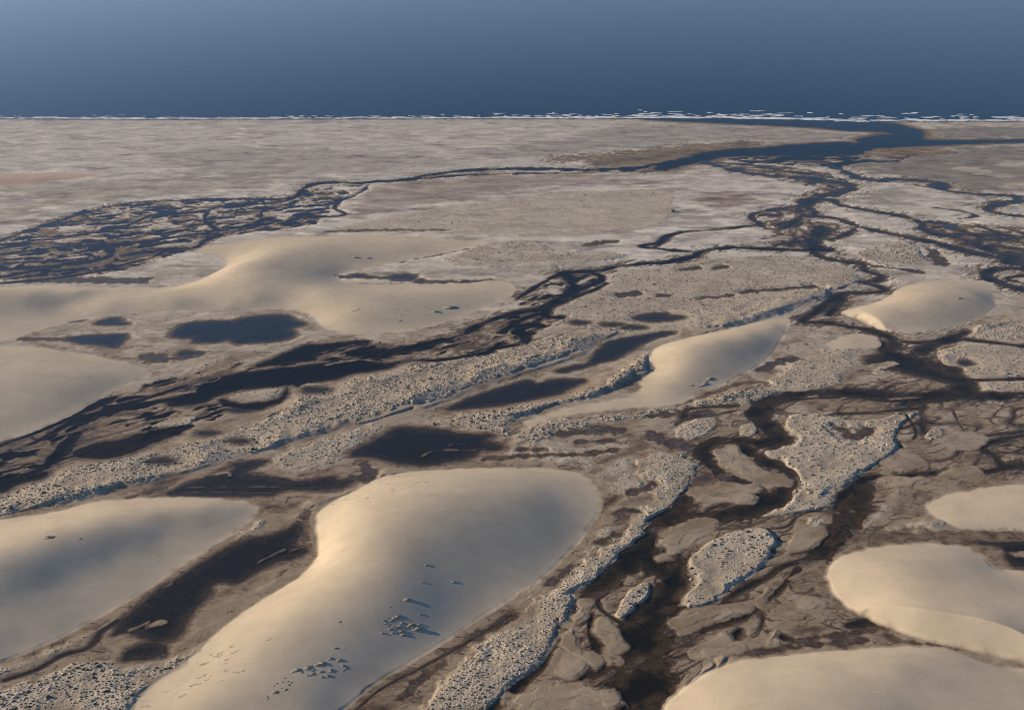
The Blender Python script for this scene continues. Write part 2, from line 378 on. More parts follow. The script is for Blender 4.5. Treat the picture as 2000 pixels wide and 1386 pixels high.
CH = [
 # upper river
 C('560,388 580,380 597,367 612,360 647,357 700,357 772,353 825,346 877,337 940,332 1000,330 1070,330 1140,332 1192,330 1245,328 1297,322 1350,314', [18, 18, 20, 20, 20, 20, 22, 26, 26, 28, 30, 32, 34, 36, 40, 50, 60], 'river', .7, 14, .15),
 C('600,372 578,384 539,390 480,389 420,389 315,393 245,398 190,410 120,430 60,450 0,470', 13, 'delta', .4, 8),
 C('590,380 560,392 525,397 455,400 413,409 400,430 420,450 367,460 297,470 210,477 140,481 60,490 -60,505', 12, 'delta', .5, 8),
 C('580,392 560,404 520,410 507,421 514,432 490,446 437,456 402,470 378,484 325,486 240,500', 14, 'delta', .5, 8),
 C('720,362 700,379 665,393 654,407 675,418 647,423 595,423 562,432 588,437 560,446 507,449 470,455', 11, 'delta', .4, 7),
 C('150,480 196,484 217,491 203,505 140,516 52,523 -60,530', 24, 'delta', .5, 8),
 C('378,484 325,490 300,502 245,516 192,530 105,544 35,551 -60,556', 14, 'delta', .4, 7),
 C('413,409 370,415 300,420 250,440 180,455 60,470', 12, 'delta', .3, 8),
 # fan belt below the estuary
 C('1363,313 1440,334 1510,344 1580,348 1632,355 1664,365 1640,376 1600,383 1582,392 1568,404', [40, 30, 30, 34, 40, 46, 52, 52, 46, 36], 'creek', .5, 10),
 C('1400,318 1460,322 1540,334 1600,342 1650,352', 22, 'creek', .4, 10),
 C('1582,392 1566,402 1562,410 1580,421 1632,427 1667,439 1702,449 1755,460 1825,474 1895,491 1947,503 2000,514 2100,530', [40, 30, 20, 18, 18, 18, 20, 24, 30, 40, 60, 80, 90], 'creek', .5, 8),
 C('1568,404 1586,410 1592,417 1578,424 1560,416 1556,406', 20, 'creek', .5, 6),
 C('1566,402 1510,409 1468,421 1482,435 1496,446 1527,447 1548,436 1566,424', 15, 'creek', .4, 7),
 C('1489,440 1422,446 1370,451 1321,456 1300,467 1284,480', 14, 'creek', .5, 7),
 C('1280,484 1315,489 1352,492 1375,491', 14, 'braid', .5, 7),
 C('1620,488 1545,488 1475,485 1422,484 1370,491 1352,502 1300,512 1250,516 1210,520 1175,528 1140,530 1098,533', [20, 18, 16, 18, 22, 24, 24, 20, 20, 20, 18, 16], 'braid', .6, 6),
 C('1332,453 1300,462 1288,474 1252,481 1275,486 1300,488', 13, 'braid', .5, 6),
 C('1098,533 1122,552 1117,572 1087,589 1063,600 1000,614 947,631 905,652 860,665 818,675 755,686 690,690', [26, 28, 34, 34, 26, 20, 20, 20, 22, 24, 28, 30], 'braid', .6, 5),
 C('1140,530 1171,537 1175,547 1150,558 1130,568', 14, 'braid', .5, 5),
 C('1186,553 1157,568 1125,580 1100,590', 9, 'braid', .4, 5),
 C('1098,533 1063,551 1035,568 1012,583', 14, 'braid', .4, 6),
 C('1072,598 1066,610 1072,618 1092,620', 22, 'braid', .5, 5),
 C('1066,610 1035,618 1017,626 1000,638 978,650', 14, 'braid', .5, 5),
 C('1004,630 1014,644 1021,654 1028,665 1010,674 965,680 954,688 912,696 860,703 807,703 755,712 700,716', [20, 26, 30, 26, 16, 13, 14, 12, 12, 12, 16, 24], 'braid', .5, 5),
 C('500,746 400,770 300,785 230,800 165,822 140,857 115,885 91,910 40,932 -20,955', [34, 26, 22, 24, 34, 32, 28, 22, 24, 50], 'braid', .6, 5),
 C('360,754 280,780 210,801 182,819', 18, 'braid', .5, 5),
 C('225,776 203,783 157,806 87,837 35,858 -40,880', [10, 26, 16, 14, 12, 12], 'braid', .4, 4),
 C('160,812 110,842 52,871 -20,897', 16, 'braid', .4, 4),
 # right-hand creeks
 C('1560,312 1615,322 1650,334 1685,351 1755,351 1825,355 1846,362 1846,372 1895,378 1947,381 1982,384 1990,393 1954,397 1930,407 1940,414 1982,421 2060,424', [40, 36, 30, 34, 30, 28, 24, 16, 14, 18, 34, 36, 34, 30, 24, 20, 20], 'creek', .4, 10),
 C('1600,388 1632,392 1639,400 1685,409 1737,418 1772,425 1800,435 1807,449 1842,460 1895,470 1947,495 2010,516', [30, 26, 18, 16, 22, 20, 22, 26, 30, 34, 50, 70], 'creek', .5, 9),
 C('1825,444 1860,446 1895,456 1930,467 1965,467 2060,460', 16, 'creek', .4, 7),
 C('1874,428 1905,422 1877,412 1825,406', 10, 'creek', .3, 7),
 C('1860,438 1912,443 1965,460 1990,470', 9, 'creek', .3, 7),
 C('2080,524 2000,525 1947,526 1926,534 1938,546 1982,561 2080,582', 32, 'creek', .5, 6),
 C('2060,540 2000,538 1968,545 2010,556', 14, 'creek', .4, 6),
 C('1608,446 1590,463 1586,478 1606,486', [50, 40, 40, 46], 'creek', .5, 6),
 C('1672,446 1650,459 1622,468', 16, 'creek', .4, 6),
 C('1590,494 1615,505 1650,512 1685,516 1690,528 1720,538 1713,547 1680,551', [22, 24, 20, 18, 20, 18, 18, 14], 'creek', .4, 6),
 C('1680,550 1720,561 1726,569 1690,572 1643,575 1622,589 1597,607 1573,621 1572,630 1608,629 1650,637 1685,642 1722,652 1748,664 1740,678', [10, 10, 12, 12, 22, 26, 20, 20, 20, 16, 18, 22, 22, 24, 40], 'creek', .5, 5),
 C('1650,577 1640,592 1618,616', [26, 26, 8], 'creek', .4, 4),
 C('1685,516 1737,523 1790,530', 9, 'creek', .3, 6),
 C('1722,672 1737,689 1772,701 1807,710 1842,721 1870,738 1886,752', [40, 46, 56, 66, 60, 50, 44], 'creek', .6, 5),
 C('1772,700 1807,684 1835,670 1860,660 1888,648', [40, 36, 30, 30, 12], 'creek', .5, 5),
 C('1868,662 1930,668 2000,676 2100,686', 14, 'creek', .4, 5),
 C('1748,664 1790,669 1835,666', 14, 'creek', .4, 5),
 C('1880,742 1930,742 2000,740 2100,739', 10, 'creek', .4, 3),
 C('2120,768 2000,771 1930,774 1880,772', [30, 32, 34, 36], 'creek', .6, 4),
 C('1885,760 1880,772 1800,776 1740,777 1650,768 1580,766 1527,777 1496,791 1480,805 1489,822 1512,838 1517,855 1496,864 1457,861 1405,861 1384,871 1380,890 1398,908 1419,931 1454,948 1482,967 1500,980', [44, 50, 60, 60, 46, 38, 36, 40, 46, 46, 44, 46, 36, 28, 34, 40, 44, 48, 50, 52, 50, 40], 'creek', .5, 4),
 C('1450,868 1468,889 1510,906 1541,920 1548,938 1531,962 1499,985 1457,1001 1405,1010 1352,1010 1317,1018 1285,1040', [26, 34, 34, 30, 28, 34, 46, 46, 44, 46, 56, 60], 'creek', .5, 3),
 C('1345,962 1330,990 1312,1015 1282,1045 1252,1078 1215,1108 1180,1140 1155,1165 1135,1190', [24, 34, 44, 50, 44, 46, 50, 46, 20], 'creek', .7, 3),
 C('1312,1070 1322,1110 1318,1140 1300,1165 1284,1190 1272,1220 1259,1255 1252,1290 1245,1338 1240,1420', [30, 44, 50, 66, 84, 96, 100, 110, 110, 100], 'creek', .8, 5, .5),
 C('1252,1088 1285,1100 1310,1118', [40, 60, 60], 'creek', .5, 4),
 C('1240,1290 1200,1292 1157,1318 1118,1332', [60, 44, 30, 12], 'creek', .6, 4),
 C('1168,1172 1176,1190 1200,1208 1226,1220', 9, 'creek', .4, 2),
 C('1152,1200 1160,1237 1172,1268 1186,1292 1205,1300', [10, 24, 34, 36, 30], 'creek', .6, 3),
 C('1135,1188 1070,1292 1020,1335 955,1392', [8, 12, 14, 16], 'creek', .5, 2.5),
 C('2080,900 2000,909 1965,914 1930,921 1870,922 1807,925 1755,931 1702,933 1678,943 1657,960 1643,977 1635,993', [24, 26, 24, 14, 10, 16, 14, 14, 18, 18, 14, 14], 'creek', .5, 4),
 C('1690,950 1667,992 1643,1027 1620,1058 1600,1083', [40, 56, 56, 52, 44], 'creek', .35, 6, .5),
 C('1600,1083 1573,1093 1527,1107 1503,1125 1468,1142 1433,1162 1400,1188', [28, 16, 12, 12, 10, 10, 8], 'creek', .3, 4),
 C('1560,1110 1530,1145 1505,1165 1460,1200 1400,1214 1345,1240 1290,1268', [16, 10, 14, 16, 26, 30, 50], 'creek', .3, 5),
 C('1500,1236 1520,1242 1548,1248', [6, 18, 8], 'creek', .4, 3),
 C('1425,1250 1434,1243 1446,1230', [10, 14, 6], 'creek', .4, 3),
 C('2080,836 2000,850 1947,861 1923,872 1926,882 1940,887 1954,903 1966,915', [8, 9, 10, 14, 22, 16, 18, 22], 'creek', .5, 4),
 C('1772,812 1786,834 1790,848 1784,858', 3.3, 'creek', .2, 2),
 C('1756,864 1769,882 1800,894 1806,902', 3.3, 'creek', .2, 2),
 C('1860,798 1877,833 1896,852', 3, 'creek', .15, 2),
 C('1480,806 1505,790 1560,780 1640,776', 8, 'creek', .3, 4),
 C('1640,808 1700,806 1760,800 1800,797', 9, 'creek', .3, 5),
 C('1335,815 1345,800 1390,795 1440,792', [14, 9, 8, 8], 'creek', .2, 5),
 C('1450,880 1460,895 1478,908 1488,918', [10, 14, 12, 6], 'creek', .4, 3),
 C('10,1328 70,1308 122,1280 168,1267 186,1252 200,1232 230,1214', [6, 8, 9, 10, 14, 12, 14], 'pool', .3, 3),
 C('690,1392 745,1345 830,1300 920,1250 1000,1200', 3, 'seep', .02, 10, .6),
]
for pl, wd, nm, dep, bank, wig in CH:
    if np.isscalar(wd):
        wd = [wd] * len(pl)
    pa = np.asarray(pl)
    wd = np.asarray(wd, float) * np.interp(pa[:, 1], [300, 430, 520, 640, 800, 1000], [.62, .6, .68, .78, .85, .95])
    pw = smooth(np.c_[pa, wd], 6)
    g = ground(pw[:, :2])
    wm = pw[:, 2] * mpp(pw[:, :2]) / 2.0
    bk = bank
    rr = float(wm.max()) * 2.8 + bk * 1.5 + 9
    d, W, _ = line_dist(g, rr, wm)
    ok = d < 1e5
    hw = np.maximum(W * np.clip(.95 + .9 * n_med + .9 * n_wide, .4 if pw[:, 1].mean() < 680 else .8, 1.45), .3)
    bk = bk * np.clip(.75 + 1.5 * n_wide + .8 * n_jag, .25, 1.8) * (.6 if pw[:, 1].mean() < 560 else .85)
    dd = d + wig * np.minimum(hw, 9.0) * n_jag + wig * .6 * np.minimum(hw, 14.0) * n_med
    t = dd / hw
    f = np.where(t < 1, -dep * (1 - np.clip(t, 0, 1) ** 2) * np.clip(.62 + 1.3 * n_med + 1.2 * n_wide, -.3, 1.2) - .02, (dd - hw) / bk * 0.75)
    f = np.where(ok, f, 9.0)
    if dep >= .4 and nm != 'pool' and float(wm.max()) > 3:      # thin side threads wandering along the main bed
        q1 = np.abs(perlin(Al / 34.0 + 7 * n_med * .1, Ac / 9.0, 150)) 
        q2 = np.abs(perlin(Al / 15.0, Ac / 4.5, 151))
        f2 = np.minimum((q1 - .035) * 4.0, (q2 - .02) * 4.5 + .12) + np.clip((dd - hw) / (1.1 * hw + 7), 0, 9) * .55 - .04
        f = np.minimum(f, np.where(ok & (VEGF < .4), np.maximum(f2, -.12), 9.0))
    upd = f < Z
    Z = np.where(upd, f, Z)
    WID[upd] = wid(nm)
    MUD = np.maximum(MUD, np.where(ok, sstep(2.2 * bk, 0, dd - hw), 0))

# ------------------------------------------------------------------ 5. ponds, lagoons, the estuary and the sea
POND = [
 ('pond_lobed', P('338,655 350,639 378,630 462,626 476,621 507,618 560,617 574,626 595,633 567,642 574,654 546,665 490,669 465,670 448,663 427,668 381,669 376,662 357,660'), .7, 6),
 ('pond_left', P('128,661 157,657 210,654 241,654 247,660 238,668 224,679 196,674 157,670'), .5, 5),
 ('pond_small', P('189,632 210,623 231,622 238,630 248,633 217,634'), .4, 5),
 ('pond_tiny', P('136,628 154,623 171,623 157,627'), .3, 4),
 ('pond_wing', P('685,887 720,868 762,843 783,835 818,836 867,840 895,847 947,849 965,850 951,859 972,868 981,871 972,880 940,880 920,892 860,905 818,908 783,905 755,898 720,892'), .7, 6),
 ('pond_curved', P('1088,724 1115,716 1150,709 1161,693 1182,672 1210,663 1262,654 1311,648 1308,653 1280,660 1252,674 1224,689 1203,700 1168,710 1122,723 1098,727'), .5, 4),
 ('pond_leaf', P('875,799 930,773 965,761 1000,751 1035,743 1049,749 1087,742 1140,742 1126,752 1087,770 1035,780 982,791 930,796'), .5, 4),
 ('pond_notched', P('1241,623 1259,615 1301,612 1304,617 1334,619 1308,626 1269,628'), .4, 5),
 ('pond_slot', P('588,1027 574,1026 539,1041 455,1065 402,1097 350,1128 297,1160 269,1188 240,1212 220,1240 245,1236 273,1238 295,1250 304,1254 330,1250 350,1240 360,1219 371,1202 402,1170 420,1142 472,1135 507,1111 560,1093 595,1080 591,1069 575,1062 590,1042'), .6, 5),
 ('pond_low', P('245,1288 252,1268 297,1254 322,1261 322,1276 290,1282'), .5, 4),
 ('pond_edge', P('1905,1058 2000,1060 2100,1062 2100,1108 2010,1107 1979,1104 1968,1090 1955,1070'), .6, 5),
 ('pond_dark', P('1653,1219 1671,1209 1690,1204 1722,1217 1705,1222 1664,1226'), .6, 3),
 ('pond_wedge', P('330,962 380,940 455,918 455,905 518,900 502,912 483,924 535,931 577,941 647,931 655,940 688,937 665,952 612,957 560,955 525,968 437,968 350,967'), .4, 5),
 ('braid', P('500,714 542,696 595,675 630,672 700,666 720,668 702,673 665,681 626,689 612,703 560,710 518,716'), .6, 5),
 ('braid', P('390,752 437,735 507,723 595,714 630,707 700,700 765,696 737,707 772,714 737,723 685,731 650,742 600,745 567,752 500,757 440,768 400,785 340,792 330,783 375,765'), .6, 5),
 ('braid', P('430,778 480,788 545,778 562,756 555,778 520,796 480,801 440,792'), .5, 4),
 ('braid', P('140,888 175,870 230,860 280,845 320,838 355,842 300,866 250,886 190,895'), .22, 6),
 ('braid', P('-70,965 -60,930 0,930 50,925 90,922 82,935 45,942 20,955 0,962'), .5, 5),
 ('creek', P('1690,705 1740,690 1800,705 1860,728 1890,745 1880,756 1830,742 1760,725'), .45, 7),
 ('creek', P('1240,1320 1270,1300 1300,1320 1290,1352 1250,1386 1235,1400 1180,1392 1210,1350'), .7, 6),
 ('river', P('1352,304 1387,295 1447,290 1492,288 1545,283 1646,278 1673,280 1678,271 1720,264 1744,262 1720,258 1650,255 1597,250 1510,246 1405,241 1300,236 1260,233 1300,228 1480,229 1640,236 1737,240 1765,246 1800,255 1807,262 1804,271 1818,274 1895,274 2000,272 2100,270 2100,277 1965,279 1912,281 1825,285 1772,287 1755,288 1713,290 1695,296 1667,304 1615,305 1545,305 1475,305 1405,307 1398,311 1352,320 1300,333 1280,326'), 1.5, 30),
]
SMALL = [(1196, 634, 20, 3.2), (1238, 640, 20, 3.2), (1133, 630, 15, 3.0), (1885, 708, 9, 3.2), (1855, 442, 16, 2.5), (618, 762, 24, 5), (405, 846, 22, 4.5), (470, 800, 30, 5), (790, 541, 22, 4.5), (700, 538, 12, 2.5), (365, 690, 16, 4), (465, 862, 18, 3), (320, 900, 22, 4)]
for cx_, cy_, a_, b_ in SMALL:
    POND.append(('seep', [(cx_ + a_ * math.cos(q) * (1 + .15 * math.sin(3 * q + cx_)), cy_ + b_ * math.sin(q)) for q in np.linspace(0, 2 * math.pi, 11)[:-1]], .25, 5))
for nm, pl, dep, bank in POND:
    sd = poly_sd(pl, 40)
    jag = (2.2 * n_jag + 2.0 * n_med) if nm != 'river' else (3 * n_jag + 8 * n_med)
    sd = sd + jag * (.8 if nm.startswith('pond') else 1.0)
    f = np.where(sd > 0, -.02 - dep * np.clip(sd / (bank * 1.6), 0, 1), -sd / bank * .6)
    f = np.where(np.abs(sd) > 33, np.where(sd > 0, f, 9.0), f)
    upd = f < Z
    Z = np.where(upd, f, Z)
    WID[upd] = wid(nm)
    MUD = np.maximum(MUD, sstep(-2.4 * bank, 0, sd))
# the open sea beyond the beach: shoreline read off along the view
sx = np.array([-900, 0, 300, 600, 900, 1200, 1260, 1330, 1480, 1640, 1700, 1800, 2000, 2900])
sy = np.array([231., 232., 233.2, 232.6, 231.8, 231.6, 232.2, 231.5, 232, 237.6, 238.3, 237.6, 236.4, 236])
gs = ground(np.c_[sx, sy])
shoreY = np.interp(X[:, :].ravel(), gs[:, 0], gs[:, 1]).reshape(NR, NC) + 5 * n_med + 4 * perlin(X / 130, Y / 400, 3)
sd = Y - shoreY
f = np.where(sd > 0, -.02 - np.clip(sd / 60, 0, 1) * 2.5, -sd / 18.0 * .5)
upd = f < Z
Z = np.where(upd, f, Z)
WID[upd & (sd > -30)] = wid('sea')
sea_m = sd > 0
WID[sea_m] = wid('sea')

# ------------------------------------------------------------------ 6. low brown hollows and sand bars
LOW = [('1097,846 1150,843 1210,840', 16, .05), ('1130,861 1200,862', 10, .12), ('1010,878 1062,877', 10, .1), ('950,896 1050,890 1150,886 1200,880', 10, .15),
 ('1235,962 1278,946', 16, .08), ('1213,1002 1242,996', 14, .1), ('1175,1057 1202,1045', 16, .08), ('1120,1110 1070,1142', 10, .1), ('1000,1200 955,1230 925,1246', 10, .08),
 ('780,1362 820,1330 867,1293', 10, .1), ('1275,812 1320,808 1385,807', 16, .08), ('1280,850 1310,865 1345,868', 26, .05), ('1345,868 1370,895', 20, .1), ('1450,571 1520,565 1590,560', 9, .05),
 ('1335,527 1362,523', 12, .08), ('1398,526 1414,521', 10, .1), ('290,697 330,702 385,692', 22, .06), ('655,541 730,542 790,547 880,551 960,548', 12, .08), ('690,527 780,510 909,485', 12, .2),
 ('640,452 740,450 870,449', 10, .15), ('60,548 100,547 280,548', 22, .1), ('1822,490 1828,504 1842,516', 18, .08), ('1776,527 1795,531', 12, .1), ('1490,719 1515,710 1545,700', 22, .08),
 ('1648,842 1670,852 1692,842', 24, .12), ('1150,478 1195,472', 16, .08), ('1210,577 1242,572', 16, .12), ('1292,577 1302,575', 14, .1), ('1370,583 1430,578', 8, .2), ('1835,590 1850,600', 12, .1),
 ('40,662 90,662 130,664', 10, .08), ('600,1000 596,1040 604,1075', 14, .3), ('705,905 720,930 655,938', 20, .06), ('1520,760 1480,745 1430,755 1330,790', 8, .3), ('1560,1095 1600,1130 1640,1180', 40, .45),
 ('1740,1245 1820,1262 1860,1263', 14, .25), ('1440,1275 1560,1262 1690,1250', 12, .12), ('1545,1255 1640,1240 1720,1225', 10, .15), ('1650,1045 1740,1046 2050,1050', 40, .35), ('250,972 300,957 400,930 470,902', 8, .15),
 ('1100,312 1200,305 1320,292 1460,281', 50, .24), ('1210,322 1290,315 1340,306', 40, .24), ('1705,296 1760,296 1810,296', 60, .22), ('680,1130 680,1131', 1, .5)]
for s_, wd, zt in LOW:
    pl = smooth(P(s_), 5)
    g = ground(pl)
    hw = float(wd * mpp(pl).mean() / 2)
    d, _, _ = line_dist(g, hw * 2.5 + 6)
    d = d + hw * (.9 * n_jag + 1.0 * n_med + .5 * n_wide) + 1.5 * n_jag
    f = zt + .25 * n_jag + np.clip(d - hw, 0, 99) / max(hw * .7, 3.0) * .6
    Z = np.where((f < Z) & (d < 1e5), np.maximum(f, np.minimum(Z, .035)), Z)
BAR = [('825,891 846,880 877,878 909,879 930,879', 5), ('880,868 896,866', 5), ('332,953 367,937 437,923 450,927', 16), ('367,951 450,950 574,950', 4), ('350,962 420,961 560,963', 4), ('507,1097 535,1082 555,1073', 7),
 ('295,1222 312,1216', 22), ('255,1230 290,1215', 10), ('365,659 382,656', 4), ('485,633 500,632', 4), ('540,626 552,625', 4), ('570,1075 585,1070', 6), ('320,1148 335,1140', 5), ('1985,1082 2060,1082', 22), ('1418,690 1418,691', 1),
 ('1408,885 1425,905 1470,930 1520,938', 44), ('1370,965 1420,955 1470,955', 44), ('1440,885 1470,895', 10), ('1185,1215 1200,1250 1190,1275 1200,1290', 30), ('1300,1060 1340,1035 1380,1025', 46), ('1290,1090 1310,1080', 30), ('1140,1180 1110,1260 1160,1290', 40),
 ('1010,1370 1080,1350 1160,1350 1190,1370', 60), ('1330,1215 1380,1200 1430,1195', 40), ('1380,1280 1420,1270 1440,1262', 46), ('1500,1258 1520,1225', 30), ('1545,1130 1570,1120', 12), ('1500,1150 1480,1180', 24), ('1740,779 1800,776', 9), ('1640,790 1760,787', 8), ('1730,940 1800,935', 26), ('1850,925 1900,925', 30),
 ('640,712 700,702 740,706', 10), ('520,720 590,712 640,706', 8), ('380,752 420,743 430,737', 10), ('290,782 340,770 380,765', 14), ('660,682 700,672 740,674', 8), ('720,700 760,702', 8), ('1080,560 1090,572', 22), ('1150,545 1130,555', 16), ('1490,470 1530,462', 24), ('1700,880 1740,900', 40), ('1730,860 1700,880', 1)]
for s_, wd in BAR:
    pl = smooth(P(s_), 5)
    g = ground(pl)
    hw = float(wd * mpp(pl).mean() / 2)
    d, _, _ = line_dist(g, hw * 2 + 4)
    d = d + hw * (.35 * n_jag + .75 * n_med + .5 * n_wide) + 1.2 * n_jag
    f = np.minimum(np.clip((hw - d) * .30, -1, 2), 1.05 + .4 * n_med)
    Z = np.where((d < 1e5) & (f > Z) & (f > -.1), f, Z)

FLATBAR = ['1160,1215 1170,1203 1195,1212 1215,1228 1222,1250 1232,1262 1215,1285 1200,1300 1185,1300 1180,1285 1182,1265 1165,1245 1158,1230',
 '1200,1180 1213,1140 1225,1122 1236,1128 1222,1155 1206,1175 1203,1192', '1315,1232 1322,1196 1350,1187 1420,1176 1475,1168 1470,1195 1430,1205 1380,1225 1345,1240 1325,1246',
 '1340,1267 1380,1245 1420,1235 1442,1262 1420,1280 1380,1290 1345,1287', '1475,1252 1485,1228 1500,1235 1532,1255 1500,1268 1480,1266', '1070,1290 1085,1265 1110,1262 1140,1268 1159,1280 1150,1305 1120,1330 1090,1325 1075,1312',
 '1000,1390 1030,1350 1075,1335 1120,1337 1180,1352 1197,1375 1180,1410 1000,1410', '1403,893 1415,868 1440,867 1452,885 1475,900 1490,915 1520,922 1541,930 1530,945 1500,957 1480,945 1450,935 1430,925 1415,908',
 '1355,977 1365,955 1400,945 1445,948 1479,970 1470,985 1420,982 1370,981', '1308,1050 1330,1025 1350,1018 1390,1022 1402,1035 1370,1055 1335,1077 1310,1086 1300,1070', '1708,937 1740,927 1803,938 1770,951 1725,951',
 '1823,932 1850,915 1900,910 1927,925 1915,940 1860,946', '1725,885 1760,875 1800,890 1814,910 1780,920 1740,921 1720,905', '1735,962 1760,954 1767,975 1750,991 1723,991', '1500,1195 1520,1175 1560,1160 1600,1165 1610,1185 1570,1200 1520,1210',
 '1560,1030 1600,1022 1618,1035 1605,1060 1570,1078 1530,1085 1540,1050', '1830,850 1900,840 1935,858 1905,880 1850,876', '1640,790 1700,784 1745,790 1700,797', '1690,715 1735,705 1760,712 1720,722', '1480,760 1530,750 1620,752 1600,762 1520,766']
for q_, pl in enumerate(FLATBAR):
    sd = poly_sd(P(pl), 30)
    sd = sd + 1.6 * n_jag + 2.2 * n_med
    f = np.clip(sd * .34, -1, .86 + .5 * n_med + .25 * n_wide)
    Z = np.where((f > Z) & (f > -.1), f, Z)

